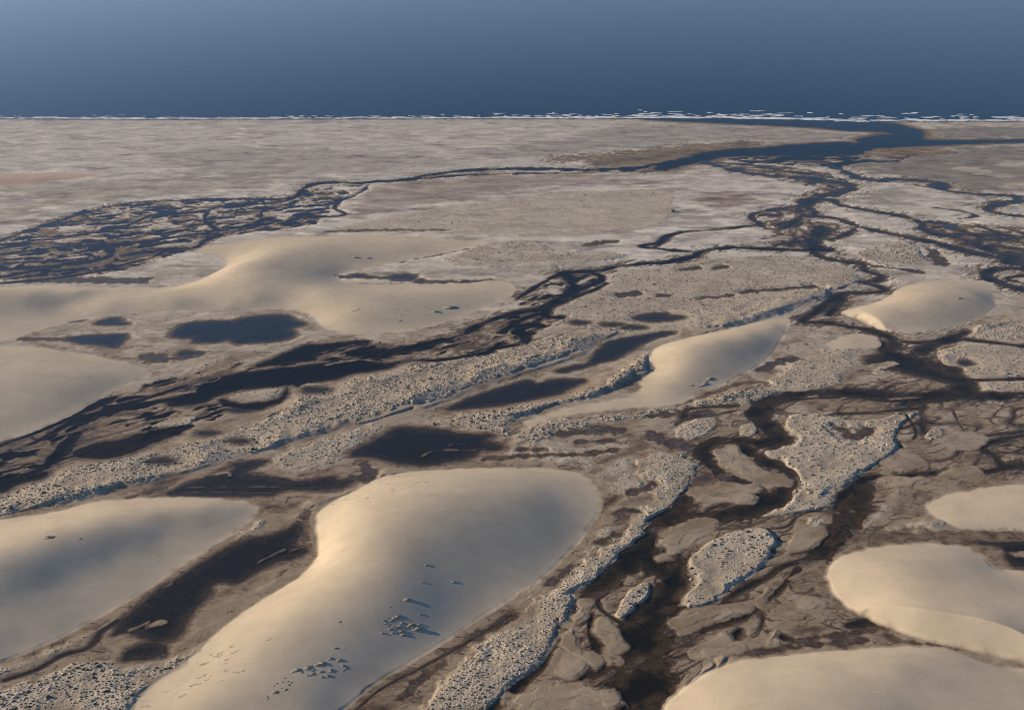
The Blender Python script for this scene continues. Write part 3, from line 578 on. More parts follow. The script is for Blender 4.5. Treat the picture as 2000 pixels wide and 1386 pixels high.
# ------------------------------------------------------------------ 7. dunes: outline at the foot and heights at picked points
DUNE = [
 ('long pale dune with two lobes and a brown slit between them', P('-180,564 0,560 90,556 157,558 250,560 304,561 345,557 385,545 420,530 440,515 425,502 395,494 376,490 413,477 470,469 525,463 610,459 700,458 770,458 830,461 890,466 950,474 905,486 850,497 780,511 710,527 660,538 700,553 800,555 900,552 950,547 990,548 1008,558 1003,573 985,585 950,600 900,618 860,632 800,645 737,650 680,652 630,640 590,610 480,604 400,606 330,608 250,612 150,625 90,640 40,655 0,664 -180,700'),
  [(-60, 568, 12), (-60, 620, 4.5), (0, 572, 10.5), (60, 571, 9.6), (150, 568, 7.5), (60, 610, 3.4), (130, 593, 2.6), (0, 615, 4), (180, 582, 4), (225, 576, 5.5), (300, 576, 6.5), (200, 602, 2.8), (340, 590, 5), (380, 566, 7.5), (440, 542, 9.5), (458, 518, 10), (520, 495, 10), (600, 482, 9), (700, 482, 5.5), (800, 477, 3.2), (560, 520, 8.5), (640, 520, 4.5), (560, 560, 9), (500, 580, 7.5), (620, 575, 9), (700, 580, 8.5), (760, 576, 7.5), (850, 572, 5), (930, 570, 2.6), (800, 612, 4), (680, 615, 5), (450, 592, 4)]),
 ('smooth beige dune ending in a blunt tip beside the dark braided creek', P('-180,668 0,672 60,674 105,679 168,690 245,703 287,719 298,729 294,736 266,743 224,763 192,780 150,805 105,826 52,847 0,861 -180,920'),
  [(0, 715, 8), (80, 712, 7), (160, 715, 5.2), (230, 724, 3.2), (270, 728, 1.8), (0, 790, 5.5), (60, 785, 5), (120, 765, 4.5), (-100, 710, 9), (-100, 810, 7), (180, 748, 3.6)]),
 ('broad dune with a grey shaded flank along the long dark pond', P('-180,1075 0,1012 105,996 175,977 262,969 325,966 385,967 455,971 490,976 508,987 504,1001 490,1016 455,1044 420,1065 367,1100 315,1135 245,1177 157,1226 70,1268 0,1297 -180,1385'),
  [(0, 1085, 13.2), (100, 1052, 12.2), (200, 1022, 10.2), (300, 1000, 8), (400, 985, 5.4), (460, 985, 2.6), (0, 1190, 6), (120, 1135, 5.4), (220, 1090, 4.6), (320, 1045, 3.6), (420, 1015, 2.6), (40, 1030, 7), (120, 1010, 6), (200, 992, 5), (300, 982, 4), (-100, 1120, 13), (-100, 1260, 5.5), (100, 1220, 2.6), (250, 1145, 1.8)]),
 ('biggest dune, whaleback lit gold on its steep flank above the slot pond', P('612,1010 622,992 650,974 690,955 737,930 800,917 850,914 910,910 960,909 1050,910 1100,914 1140,925 1165,945 1180,970 1176,1000 1150,1038 1110,1085 1060,1132 1010,1165 965,1192 897,1237 807,1293 737,1338 660,1400 600,1460 150,1480 245,1390 266,1356 304,1321 350,1294 402,1246 448,1206 507,1167 577,1125 612,1090 616,1060'),
  [(638, 1085, 6), (660, 1045, 10), (700, 1030, 13), (745, 1020, 14.5), (800, 1005, 15), (880, 985, 13.5), (960, 970, 10.5), (1040, 962, 7), (1100, 968, 3), (1140, 985, 1.6), (1050, 1050, 4.4), (950, 1072, 7.4), (850, 1098, 9.5), (750, 1130, 11.5), (680, 1135, 11.2), (620, 1155, 9.2), (560, 1195, 8.5), (620, 1240, 8.2), (700, 1230, 7.2), (800, 1205, 5.6), (900, 1150, 4.4), (1000, 1100, 3.8), (500, 1260, 7), (450, 1320, 6.2), (550, 1330, 6.0), (680, 1315, 3.2), (600, 1400, 3.2), (400, 1390, 5.6), (820, 950, 10), (740, 965, 9.5), (690, 985, 9.5), (880, 1205, 2.2), (1050, 1100, 1.9), (1000, 935, 5.5), (900, 935, 8)]),
 ('wing-shaped dune between two vegetated ridges, cream on its near slope', P('1262,695 1280,676 1330,660 1380,648 1430,637 1510,620 1545,622 1537,645 1528,665 1500,703 1457,729 1415,751 1360,768 1330,788 1250,796 1175,802 1087,816 1035,832 1020,822 1060,806 1140,785 1217,774 1248,756 1245,742 1272,720 1259,704'),
  [(1295, 690, 5.5), (1340, 677, 9.5), (1400, 664, 9.5), (1460, 650, 6.6), (1510, 634, 3.4), (1330, 725, 6), (1400, 705, 5.6), (1460, 690, 4), (1380, 740, 2.6), (1290, 755, 3), (1200, 786, 1.6), (1100, 806, 1.2)]),
 ('isolated dune with a bright steep lip at its left corner', P('1642,608 1668,600 1705,590 1735,577 1748,566 1772,553 1825,547 1895,546 1930,549 1944,558 1940,575 1947,593 1930,613 1895,631 1842,644 1790,648 1755,647 1720,642 1702,635 1678,624 1652,615'),
  [(1665, 609, 3), (1690, 608, 5.5), (1740, 602, 7), (1725, 632, 3.6), (1800, 590, 7.5), (1850, 570, 5.5), (1905, 574, 4), (1800, 620, 4.6), (1880, 605, 3.4), (1770, 575, 4), (1705, 624, 4.8)]),
 ('low flat cream dune with a frayed edge on the brown mudflat', P('1807,981 1835,964 1895,952 1947,945 2000,941 2100,937 2120,1050 2000,1037 1895,1034 1846,1020 1818,1006 1806,992'),
  [(1860, 990, 2.2), (1950, 985, 4.2), (2050, 990, 6)]),
 ('rounded dune with a thin golden slip face over a black pool', P('1609,1130 1613,1107 1636,1083 1685,1067 1772,1058 1842,1058 1895,1064 1930,1088 1947,1106 2000,1111 2160,1118 2160,1340 2000,1294 1895,1270 1790,1245 1720,1220 1688,1205 1650,1184 1625,1160'),
  [(1660, 1125, 3.6), (1740, 1118, 7.6), (1810, 1120, 8.2), (1875, 1092, 3.6), (1885, 1115, 4.6), (1960, 1145, 6.4), (1750, 1165, 8.0), (1850, 1185, 9.6), (1716, 1197, 6.0), (1800, 1221, 9.5), (1890, 1244, 10.5), (1985, 1267, 11), (2000, 1220, 8.6), (2090, 1200, 8), (1665, 1158, 3.4)]),
 ('smooth tan dune cut off by the frame corner past the golden slip face', P('1285,1392 1300,1362 1370,1312 1440,1284 1510,1277 1580,1270 1685,1261 1790,1256 1860,1263 1930,1288 1982,1300 2150,1330 2200,1620 1150,1620 1235,1440'),
  [(1380, 1335, 4), (1450, 1325, 6.5), (1600, 1305, 8.5), (1750, 1298, 9), (1880, 1310, 5.5), (2000, 1335, 5), (1400, 1400, 7), (1600, 1400, 10), (1800, 1390, 7), (2000, 1420, 4.6), (1700, 1500, 9), (1400, 1500, 7)]),
 ('small low pale sand sheet beside the winding creek', P('1612,668 1650,653 1690,651 1720,662 1717,678 1660,681 1620,680'), [(1665, 666, 1.5)]),
 ('faint pinkish dune far off on the salt flat', P('-120,338 0,339 140,338 196,341 157,348 70,358 0,364 -120,372'), [(0, 347, 4.5), (80, 346, 3.5), (-60, 350, 5), (140, 343, 1.6)]),
]
SLIP = {7: P('1690,1206 1720,1220 1790,1245 1895,1270 2000,1294 2100,1322'), 5: P('1672,621 1680,626 1702,636 1722,643')}
FOOT = [4, 4, 4, 4, 4, 3, 4, 4, 4, 4, 8]
GAIN = [1.2, 1.2, 1.15, 1.2, 1.08, 1.15, 1.0, 1.0, 1.0, 1.0, 1.0]
DH = np.zeros((NR, NC), np.float32)
DID = np.full((NR, NC), -1, np.int8)
DUNEF = np.zeros((NR, NC), np.float32)


def tps(cx, cy, h, x, y):
    sc = 100.0
    cx, cy, x, y = cx / sc, cy / sc, x / sc, y / sc
    n = len(cx)

    def U(r2):
        return np.where(r2 > 1e-12, r2 * np.log(r2 + 1e-12), 0)
    K = U((cx[:, None] - cx) ** 2 + (cy[:, None] - cy) ** 2) + np.eye(n) * 0.06
    Pm = np.c_[np.ones(n), cx, cy]
    A = np.zeros((n + 3, n + 3))
    A[:n, :n] = K
    A[:n, n:] = Pm
    A[n:, :n] = Pm.T
    sol = np.linalg.solve(A, np.r_[h, 0, 0, 0])
    out = sol[n] + sol[n + 1] * x + sol[n + 2] * y
    for i in range(n):
        out += sol[i] * U((x - cx[i]) ** 2 + (y - cy[i]) ** 2)
    return out


for k, (lab, pl, pk) in enumerate(DUNE):
    out = ground(smooth(pl, 5, True), .9)
    m = inside(out)
    d, _, _ = line_dist(np.concatenate([out, out[:1]]), 40)
    hp = np.array(pk)
    cg = ground(hp[:, :2], hp[:, 2] + .9)
    bg_ = out[::2]
    cx_ = np.r_[bg_[:, 0], cg[:, 0]]
    cy_ = np.r_[bg_[:, 1], cg[:, 1]]
    hh = np.r_[np.zeros(len(bg_)), hp[:, 2] * GAIN[k]]
    keep_ = np.ones(len(hh), bool)
    if k in SLIP:
        gsl = ground(smooth(SLIP[k], 6), .9)
        dsl, _, _ = line_dist(gsl, 60)
        q = np.hypot(cx_[:, None] - gsl[None, :, 0], cy_[:, None] - gsl[None, :, 1]).min(1)
        keep_ = ~((q < 4) & (np.arange(len(hh)) < len(bg_)))
    hz = tps(cx_[keep_], cy_[keep_], hh[keep_], X[m], Y[m])
    if k in SLIP:
        hz = np.minimum(hz, dsl[m] * .60)
    dm = np.minimum(d[m], 40)
    hz = np.maximum(hz, 0)
    cc_ = .25 if k in (5, 6, 7, 8, 9) else 1.3
    hz = hz * hz / (hz + cc_) * sstep(-.5, FOOT[k], dm)
    DH[m] = hz
    DID[m] = k
    DUNEF[m] = sstep(-.5, 4.0, dm + 2.6 * n_jag[m] + 1.0 * n_med[m])
Z = Z * (1 - DUNEF) + np.maximum(Z, 0.75) * 0 * DUNEF + (0.85 + .02 * n_med) * DUNEF + DH
Z = np.where(DID >= 0, np.maximum(Z, .12), Z)
VEGF *= (1 - DUNEF)
MUD *= (1 - DUNEF)

Z = np.where(Z > 0, Z + .30 * sstep(1050, 1500, Y), Z)
LEV = Z.copy()                                 # height above the water table before the flats are pressed down
Z = np.where(Z > 0, np.where(Z < .9, Z * .30, Z - .9 * .70), Z)

# hummocky fine relief on vegetated ground (finer than the separate tussocks)
hum = np.abs(perlin(X / 2.6, Y / 2.6, 91)) + .7 * np.abs(perlin(X / 1.5, Y / 1.5, 92))
Z += VEGF * (LEV > .2) * hum * np.where(np.isin(VEGID, [i for i, q in enumerate(VEG) if q[0] == 'island']), .12, .28)
Z += (1 - DUNEF) * sstep(.25, .6, LEV) * .05 * perlin(X / 3.0, Y / 4.5, 95)

# rim fades to a flat that meets the outer plain
rim = np.minimum(sstep(2.16, 1.5, np.abs(Sc))[None, :], sstep(40, 110, Y))
rim = np.where(Y > shoreY - 30, 1, rim)
Z = Z * rim + .8 * (1 - rim)


def height_at(x, y):
    x = np.atleast_1d(x)
    y = np.atleast_1d(y)
    rr = np.clip(np.searchsorted(YrA, -y), 1, NR - 1)
    cc = np.clip(np.searchsorted(Sc, x / y), 1, NC - 1)
    t = (Yr[rr - 1] - y) / (Yr[rr - 1] - Yr[rr])
    q = (x / y - Sc[cc - 1]) / (Sc[cc] - Sc[cc - 1])
    a = Z[rr - 1, cc - 1] * (1 - q) + Z[rr - 1, cc] * q
    b = Z[rr, cc - 1] * (1 - q) + Z[rr, cc] * q
    return a * (1 - t) + b * t


# ------------------------------------------------------------------ 8. what the ground is made of (plain soil colours, linear)
def col(r, g, b):
    return np.array([r, g, b], np.float32)


CB = np.zeros((NR, NC, 3), np.float32)


def lay(c, m):
    global CB
    CB += (c - CB) * np.clip(m, 0, 1)[..., None]


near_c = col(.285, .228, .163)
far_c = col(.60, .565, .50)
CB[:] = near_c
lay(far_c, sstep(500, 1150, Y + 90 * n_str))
# streaks of darker damp silt over the far salt flats
st = fbm(X / 90.0, Y / 34.0, 4, 101)
st2 = fbm(X / 36.0, Y / 20.0, 3, 111)
flatm = sstep(700, 1100, Y) * (1 - MUD * .6)
lay(col(.19, .165, .15), flatm * sstep(.02, .32, st + .55 * st2) * .7)
lay(col(.50, .46, .40), flatm * sstep(.05, .35, st2 - .3 * st) * .7)
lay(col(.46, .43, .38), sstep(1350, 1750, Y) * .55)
TINT = [
 (P('700,372 760,358 825,352 965,341 1175,344 1245,348 1290,358 1105,366 965,386 825,404 720,424 678,421 685,392'), col(.21, .15, .115), .55),
 (P('1370,385 1430,372 1470,385 1460,400 1400,412 1370,400'), col(.17, .10, .07), .6),
 (P('1140,312 1250,298 1350,286 1420,281 1470,280 1445,290 1360,300 1330,315 1250,322 1180,326'), col(.085, .08, .055), .85),
 (P('1699,299 1720,290 1772,289 1818,294 1772,301 1720,306'), col(.08, .078, .05), .85),
 (P('1640,312 1700,304 1820,290 2000,284 2140,284 2140,380 2000,378 1900,390 1850,374 1760,350 1680,336'), col(.21, .195, .17), .85),
 (P('1815,250 1900,242 2000,242 2140,242 2140,270 2000,270 1830,272'), col(.20, .19, .18), .8),
 (P('1230,240 1300,238 1500,250 1660,262 1600,280 1500,285 1420,275 1300,285 1150,300 1000,310 900,300 1100,270'), col(.27, .25, .225), .6),
 (P('300,300 500,288 800,300 900,318 700,340 500,350 350,330'), col(.28, .255, .225), .5),
 (P('0,365 150,355 330,345 470,340 560,350 480,372 300,385 120,400 0,440'), col(.25, .22, .17), .5),
 (P('1690,372 1740,366 1800,380 1780,405 1700,405 1660,390'), col(.27, .26, .21), .6),
]
for pl, c, a in TINT:
    sd = poly_sd(pl, 60)
    nn = sstep(-12, 22, sd + 34 * st2 + 22 * n_med)
    lay(c, nn * a)
PALE = [P('1858,330 1900,327 1960,340 1990,352 1930,346'), P('1955,320 1990,312 2080,318 2080,332 1990,330'), P('1960,360 2080,355 2080,372 1975,370'), P('1820,247 1900,243 2000,243 2080,244 2080,248 1900,249'), P('1640,290 1640,289 1641,289')]
for pl in PALE:
    lay(col(.47, .43, .36), sstep(-6, 10, poly_sd(pl, 50) + 26 * st2) * .9)
# brown stained mud around the creeks of the near right
lay(col(.36, .295, .215), sstep(.75, 1.15, LEV) * (1 - sstep(800, 1200, Y)) * .8)
lay(col(.22, .165, .112), sstep(.05, -.3, n_wide + .6 * n_med) * (1 - sstep(700, 1100, Y)) * .7)
veg_c = col(.47, .41, .32)
lay(veg_c, VEGF * (.75 + .4 * n_med))
dry = col(.53, .45, .335)
lay(dry, DUNEF)
lay(col(.50, .36, .27), DUNEF * (DID == 10))
lay(col(.47, .44, .385), sstep(0, 25, sea_m * 0 + (shoreY - Y)) * sstep(130, 30, shoreY - Y) * (X < 900))
CB *= (1 + .10 * n_med + .07 * n_jag)[..., None] * (1 - DUNEF * .0)[..., None]
CB = np.clip(CB, .01, .7)
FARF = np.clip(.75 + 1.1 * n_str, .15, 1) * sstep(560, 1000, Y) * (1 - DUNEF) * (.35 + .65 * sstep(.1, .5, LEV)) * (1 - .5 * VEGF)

# ------------------------------------------------------------------ materials
def new_mat(name):
    m = bpy.data.materials.new(name)
    m.use_nodes = True
    m.node_tree.nodes.clear()
    return m, m.node_tree.nodes, m.node_tree.links


def N(ns, t, **kw):
    n = ns.new(t)
    for k, v in kw.items():
        setattr(n, k, v)
    return n


def math_node(ns, ls, op, a, b=None, clamp=False):
    n = N(ns, 'ShaderNodeMath', operation=op, use_clamp=clamp)
    for i, q in enumerate((a, b)):
        if q is None:
            continue
        if isinstance(q, (int, float)):
            n.inputs[i].default_value = q
        else:
            ls.new(q, n.inputs[i])
    return n.outputs[0]


def ground_material():
    m, ns, ls = new_mat('silt_and_sand')
    out = N(ns, 'ShaderNodeOutputMaterial')
    bs = N(ns, 'ShaderNodeBsdfPrincipled')
    ls.new(bs.outputs[0], out.inputs[0])
    geo = N(ns, 'ShaderNodeNewGeometry')
    a_lev = N(ns, 'ShaderNodeAttribute', attribute_name='level')
    a_col = N(ns, 'ShaderNodeAttribute', attribute_name='soil')
    a_dune = N(ns, 'ShaderNodeAttribute', attribute_name='dune')
    a_veg = N(ns, 'ShaderNodeAttribute', attribute_name='veg')

    def noise(scale, det=4, rough=.55, stretch=None, rotz=0):
        tx = N(ns, 'ShaderNodeTexNoise')
        tx.inputs['Scale'].default_value = scale
        tx.inputs['Detail'].default_value = det
        tx.inputs['Roughness'].default_value = rough
        mp = N(ns, 'ShaderNodeMapping')
        ls.new(geo.outputs['Position'], mp.inputs[0])
        mp.inputs['Rotation'].default_value = (0, 0, rotz)
        mp.inputs['Scale'].default_value = stretch or (1, 1, 1)
        ls.new(mp.outputs[0], tx.inputs['Vector'])
        return tx.outputs['Fac']
    n1 = noise(.13, 9, .66, (1, 1.7, 1), R(-38))
    n2 = noise(.9, 4)
    n3 = noise(.035, 5, .6, (1, 2.2, 1), R(-30))
    # wetness follows the height above the water table
    h = math_node(ns, ls, 'ADD', a_lev.outputs['Fac'], math_node(ns, ls, 'MULTIPLY', math_node(ns, ls, 'SUBTRACT', n1, .5), .75))
    h = math_node(ns, ls, 'ADD', h, math_node(ns, ls, 'MULTIPLY', math_node(ns, ls, 'SUBTRACT', n3, .5), .45))
    h = math_node(ns, ls, 'ADD', h, math_node(ns, ls, 'MULTIPLY', a_dune.outputs['Fac'], 2.0))
    # fine drainage threads: thin dark lines where a warped noise crosses its middle value
    flat_f = math_node(ns, ls, 'MULTIPLY', math_node(ns, ls, 'SUBTRACT', 1.0, a_dune.outputs['Fac']), math_node(ns, ls, 'SUBTRACT', 1.0, math_node(ns, ls, 'MULTIPLY', a_veg.outputs['Fac'], .8)))
    for sc_, st_, wd_, am_, dst in ((.030, (1, 2.0, 1), .010, .50, 1.2), (.011, (1, 1.6, 1), .007, .45, 1.6), (.075, (1, 2.2, 1), .016, .28, .8)):
        tx = N(ns, 'ShaderNodeTexNoise')
        tx.inputs['Scale'].default_value = sc_
        tx.inputs['Detail'].default_value = 3
        tx.inputs['Distortion'].default_value = dst
        mp = N(ns, 'ShaderNodeMapping')
        ls.new(geo.outputs['Position'], mp.inputs[0])
        mp.inputs['Rotation'].default_value = (0, 0, R(-28))
        mp.inputs['Scale'].default_value = st_
        ls.new(mp.outputs[0], tx.inputs['Vector'])
        dv_ = math_node(ns, ls, 'ABSOLUTE', math_node(ns, ls, 'SUBTRACT', tx.outputs['Fac'], .5))
        vr = N(ns, 'ShaderNodeMapRange')
        vr.inputs['From Min'].default_value = wd_
        vr.inputs['From Max'].default_value = wd_ * .2
        ls.new(dv_, vr.inputs['Value'])
        mask = math_node(ns, ls, 'MULTIPLY', math_node(ns, ls, 'MULTIPLY', vr.outputs[0], flat_f), math_node(ns, ls, 'MULTIPLY', n3, am_ * 2))
        h = math_node(ns, ls, 'SUBTRACT', h, mask)
    ramp = N(ns, 'ShaderNodeValToRGB')
    cr = ramp.color_ramp
    mr = N(ns, 'ShaderNodeMapRange')
    mr.inputs['From Min'].default_value = -.7
    mr.inputs['From Max'].default_value = 1.0
    ls.new(h, mr.inputs['Value'])
    ls.new(mr.outputs[0], ramp.inputs[0])
    # colour of peaty silt: black-brown under water, painted darker with depth for light the water absorbs, rusty at the rim, fading out where dry
    stops = [(0.0, (.018, .016, .010, 1)), (.16, (.055, .045, .030, 1)), (.30, (.12, .095, .066, 1)), (.385, (.15, .115, .08, 1)), (.42, (.055, .034, .019, 1)), (.475, (.060, .036, .019, 1)), (.545, (.125, .082, .046, 1)), (.61, (.18, .135, .092, 1)), (.72, (.265, .21, .15, 1)), (1.0, (.40, .33, .245, 1))]
    cr.elements[0].position, cr.elements[0].color = stops[0]
    cr.elements[1].position, cr.elements[1].color = stops[-1]
    for p_, c_ in stops[1:-1]:
        e = cr.elements.new(p_)
        e.color = c_
    wet = N(ns, 'ShaderNodeMapRange')
    wet.interpolation_type = 'SMOOTHSTEP'
    wet.inputs['From Min'].default_value = .80
    wet.inputs['From Max'].default_value = .50
    ls.new(h, wet.inputs['Value'])
    mix = N(ns, 'ShaderNodeMix', data_type='RGBA')
    ls.new(wet.outputs[0], mix.inputs[0])
    ls.new(a_col.outputs['Color'], mix.inputs[6])
    ls.new(ramp.outputs[0], mix.inputs[7])
    # grain: mottling, stronger on vegetated ground
    var = math_node(ns, ls, 'MULTIPLY', math_node(ns, ls, 'SUBTRACT', n2, .5), math_node(ns, ls, 'ADD', .22, math_node(ns, ls, 'MULTIPLY', a_veg.outputs['Fac'], .55)))
    var2 = math_node(ns, ls, 'MULTIPLY', math_node(ns, ls, 'SUBTRACT', n1, .5), math_node(ns, ls, 'SUBTRACT', .5, math_node(ns, ls, 'MULTIPLY', a_dune.outputs['Fac'], .42)))
    wnd = noise(.05, 7, .62, (.35, 2.2, 1), R(-30))
    rip = noise(.5, 3, .5, (.25, 1.6, 1), R(55))
    wv_ = math_node(ns, ls, 'MULTIPLY', a_dune.outputs['Fac'], math_node(ns, ls, 'ADD', math_node(ns, ls, 'MULTIPLY', math_node(ns, ls, 'SUBTRACT', wnd, .5), .13), math_node(ns, ls, 'MULTIPLY', math_node(ns, ls, 'SUBTRACT', rip, .5), .10)))
    gain = math_node(ns, ls, 'ADD', math_node(ns, ls, 'ADD', 1.0, wv_), math_node(ns, ls, 'ADD', var, var2))
    mul = N(ns, 'ShaderNodeMix', data_type='RGBA', blend_type='MULTIPLY')
    mul.inputs[0].default_value = 1.0
    ls.new(mix.outputs[2], mul.inputs[6])
    cmb = N(ns, 'ShaderNodeCombineColor')
    for i in range(3):
        ls.new(gain, cmb.inputs[i])
    ls.new(cmb.outputs[0], mul.inputs[7])
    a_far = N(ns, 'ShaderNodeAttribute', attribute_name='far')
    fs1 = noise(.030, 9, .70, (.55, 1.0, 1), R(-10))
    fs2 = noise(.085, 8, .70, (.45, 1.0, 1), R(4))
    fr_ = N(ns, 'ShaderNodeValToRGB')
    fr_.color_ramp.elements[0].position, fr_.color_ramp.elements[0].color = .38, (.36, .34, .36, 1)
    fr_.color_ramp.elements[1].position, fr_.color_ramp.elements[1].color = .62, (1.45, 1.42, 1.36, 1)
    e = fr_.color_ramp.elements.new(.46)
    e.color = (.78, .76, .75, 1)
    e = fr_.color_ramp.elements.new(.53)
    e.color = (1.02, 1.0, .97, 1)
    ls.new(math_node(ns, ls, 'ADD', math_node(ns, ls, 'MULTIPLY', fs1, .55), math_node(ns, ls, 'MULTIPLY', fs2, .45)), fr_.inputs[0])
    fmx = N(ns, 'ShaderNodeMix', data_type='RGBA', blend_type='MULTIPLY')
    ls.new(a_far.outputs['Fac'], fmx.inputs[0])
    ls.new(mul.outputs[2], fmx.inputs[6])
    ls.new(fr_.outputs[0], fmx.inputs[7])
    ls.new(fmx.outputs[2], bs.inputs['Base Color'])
    rg = N(ns, 'ShaderNodeMapRange')
    rg.inputs['To Min'].default_value = .95
    rg.inputs['To Max'].default_value = .38
    wet2 = N(ns, 'ShaderNodeMapRange')
    wet2.inputs['From Min'].default_value = .40
    wet2.inputs['From Max'].default_value = .05
    ls.new(h, wet2.inputs['Value'])
    ls.new(wet2.outputs[0], rg.inputs['Value'])
    ls.new(rg.outputs[0], bs.inputs['Roughness'])
    sp_ = N(ns, 'ShaderNodeMapRange')
    sp_.inputs['To Min'].default_value = .08
    sp_.inputs['To Max'].default_value = .5
    ls.new(wet2.outputs[0], sp_.inputs['Value'])
    ls.new(sp_.outputs[0], bs.inputs['Specular IOR Level'])
    bp = N(ns, 'ShaderNodeBump')
    bp.inputs['Strength'].default_value = 1.0
    bh = math_node(ns, ls, 'MULTIPLY', n2, math_node(ns, ls, 'ADD', .12, math_node(ns, ls, 'MULTIPLY', a_veg.outputs['Fac'], .3)))
    bh = math_node(ns, ls, 'MULTIPLY', bh, math_node(ns, ls, 'SUBTRACT', 1.0, math_node(ns, ls, 'MULTIPLY', a_dune.outputs['Fac'], .93)))
    bp.inputs['Distance'].default_value = 1.0
    ls.new(bh, bp.inputs['Height'])
    ls.new(bp.outputs[0], bs.inputs['Normal'])
    return m


def water_material(name, body, clear, rough, bump_scale, bump, chop=5.0):
    """body colour under a glossy skin; `clear` lets the bed show through the shallows"""
    m, ns, ls = new_mat(name)
    out = N(ns, 'ShaderNodeOutputMaterial')
    tr = N(ns, 'ShaderNodeBsdfTransparent')
    tr.inputs[0].default_value = (.84, .77, .66, 1)
    df = N(ns, 'ShaderNodeBsdfDiffuse')
    df.inputs[0].default_value = (*body, 1)
    gl = N(ns, 'ShaderNodeBsdfGlossy')
    gl.inputs['Roughness'].default_value = rough
    m1 = N(ns, 'ShaderNodeMixShader')
    m1.inputs[0].default_value = clear
    ls.new(df.outputs[0], m1.inputs[1])
    ls.new(tr.outputs[0], m1.inputs[2])
    fr = N(ns, 'ShaderNodeLayerWeight')
    fr.inputs[0].default_value = .5
    p5 = math_node(ns, ls, 'POWER', fr.outputs['Facing'], chop)
    refl = math_node(ns, ls, 'ADD', .02, math_node(ns, ls, 'MULTIPLY', p5, .98))
    m2 = N(ns, 'ShaderNodeMixShader')
    ls.new(refl, m2.inputs[0])
    ls.new(m1.outputs[0], m2.inputs[1])
    ls.new(gl.outputs[0], m2.inputs[2])
    ls.new(m2.outputs[0], out.inputs[0])
    geo = N(ns, 'ShaderNodeNewGeometry')
    mp = N(ns, 'ShaderNodeMapping')
    mp.inputs['Scale'].default_value = (.5, 1, 1)
    ls.new(geo.outputs['Position'], mp.inputs[0])
    tx = N(ns, 'ShaderNodeTexNoise')
    tx.inputs['Scale'].default_value = bump_scale
    tx.inputs['Detail'].default_value = 4
    ls.new(mp.outputs[0], tx.inputs['Vector'])
    bp = N(ns, 'ShaderNodeBump')
    bp.inputs['Strength'].default_value = bump
    bp.inputs['Distance'].default_value = .5
    ls.new(tx.outputs['Fac'], bp.inputs['Height'])
    ls.new(bp.outputs[0], gl.inputs['Normal'])
    ls.new(bp.outputs[0], fr.inputs['Normal'])
    return m


def plain_material(name, c, rough=.9, noise_scale=1.0, amount=.3):
    m, ns, ls = new_mat(name)
    out = N(ns, 'ShaderNodeOutputMaterial')
    bs = N(ns, 'ShaderNodeBsdfPrincipled')
    ls.new(bs.outputs[0], out.inputs[0])
    tx = N(ns, 'ShaderNodeTexNoise')
    tx.inputs['Scale'].default_value = noise_scale
    geo = N(ns, 'ShaderNodeNewGeometry')
    ls.new(geo.outputs['Position'], tx.inputs['Vector'])
    r = N(ns, 'ShaderNodeValToRGB')
    r.color_ramp.elements[0].color = (*[q * (1 - amount) for q in c], 1)
    r.color_ramp.elements[1].color = (*[min(1, q * (1 + amount)) for q in c], 1)
    r.color_ramp.elements[0].position = .3
    r.color_ramp.elements[1].position = .7
    ls.new(tx.outputs['Fac'], r.inputs[0])
    ls.new(r.outputs[0], bs.inputs['Base Color'])
    bs.inputs['Roughness'].default_value = rough
    bs.inputs['Specular IOR Level'].default_value = .15
    return m


M_GROUND = ground_material()
M_SEA = water_material('sea_water', (.004, .023, .058), 0.0, .18, .05, .40, 9.5)
M_RIVER = water_material('river_water', (.005, .008, .015), .35, .10, .35, .12, 9.0)
M_CREEK = water_material('creek_water', (.014, .0135, .007), .80, .08, .4, .08, 8.0)
M_BRAID = water_material('braid_water', (.005, .007, .012), .50, .08, .4, .1, 7.5)
M_DELTA = water_material('delta_water', (.022, .020, .030), .35, .10, .35, .12, 7.5)
M_POND = water_material('pond_water', (.030, .029, .026), .68, .06, .5, .05)
M_SAND = plain_material('hummock_sand', (.47, .39, .285), .95, .4, .12)
M_TUFT = plain_material('dry_dune_grass', (.23, .20, .135), .95, 1.2, .4)
M_FOAM = plain_material('sea_foam', (.80, .82, .84), .8, .12, .1)

# ------------------------------------------------------------------ meshes
def quick_mesh(name, verts, faces, mat, smooth_=True):
    me = bpy.data.meshes.new(name)
    verts = np.asarray(verts, np.float32)
    faces = np.asarray(faces, np.int32)
    k = faces.shape[1]
    me.vertices.add(len(verts))
    me.vertices.foreach_set('co', verts.ravel())
    me.loops.add(faces.size)
    me.loops.foreach_set('vertex_index', faces.ravel())
    me.polygons.add(len(faces))
    me.polygons.foreach_set('loop_start', np.arange(0, faces.size, k, dtype=np.int32))
    me.polygons.foreach_set('loop_total', np.full(len(faces), k, np.int32))
    me.update(calc_edges=True)
    if smooth_:
        me.shade_smooth()
    if mat:
        me.materials.append(mat)
    return me


def link(name, me, parent=None, **props):
    o = bpy.data.objects.new(name, me)
    COL.objects.link(o)
    if parent:
        o.parent = parent
    for k, v in props.items():
        o[k] = v
    return o


idx = np.arange(NR * NC, dtype=np.int32).reshape(NR, NC)
F = np.stack([idx[1:, :-1], idx[1:, 1:], idx[:-1, 1:], idx[:-1, :-1]], -1).reshape(-1, 4)
VX = np.stack([X, Y, Z], -1).reshape(-1, 3).astype(np.float32)
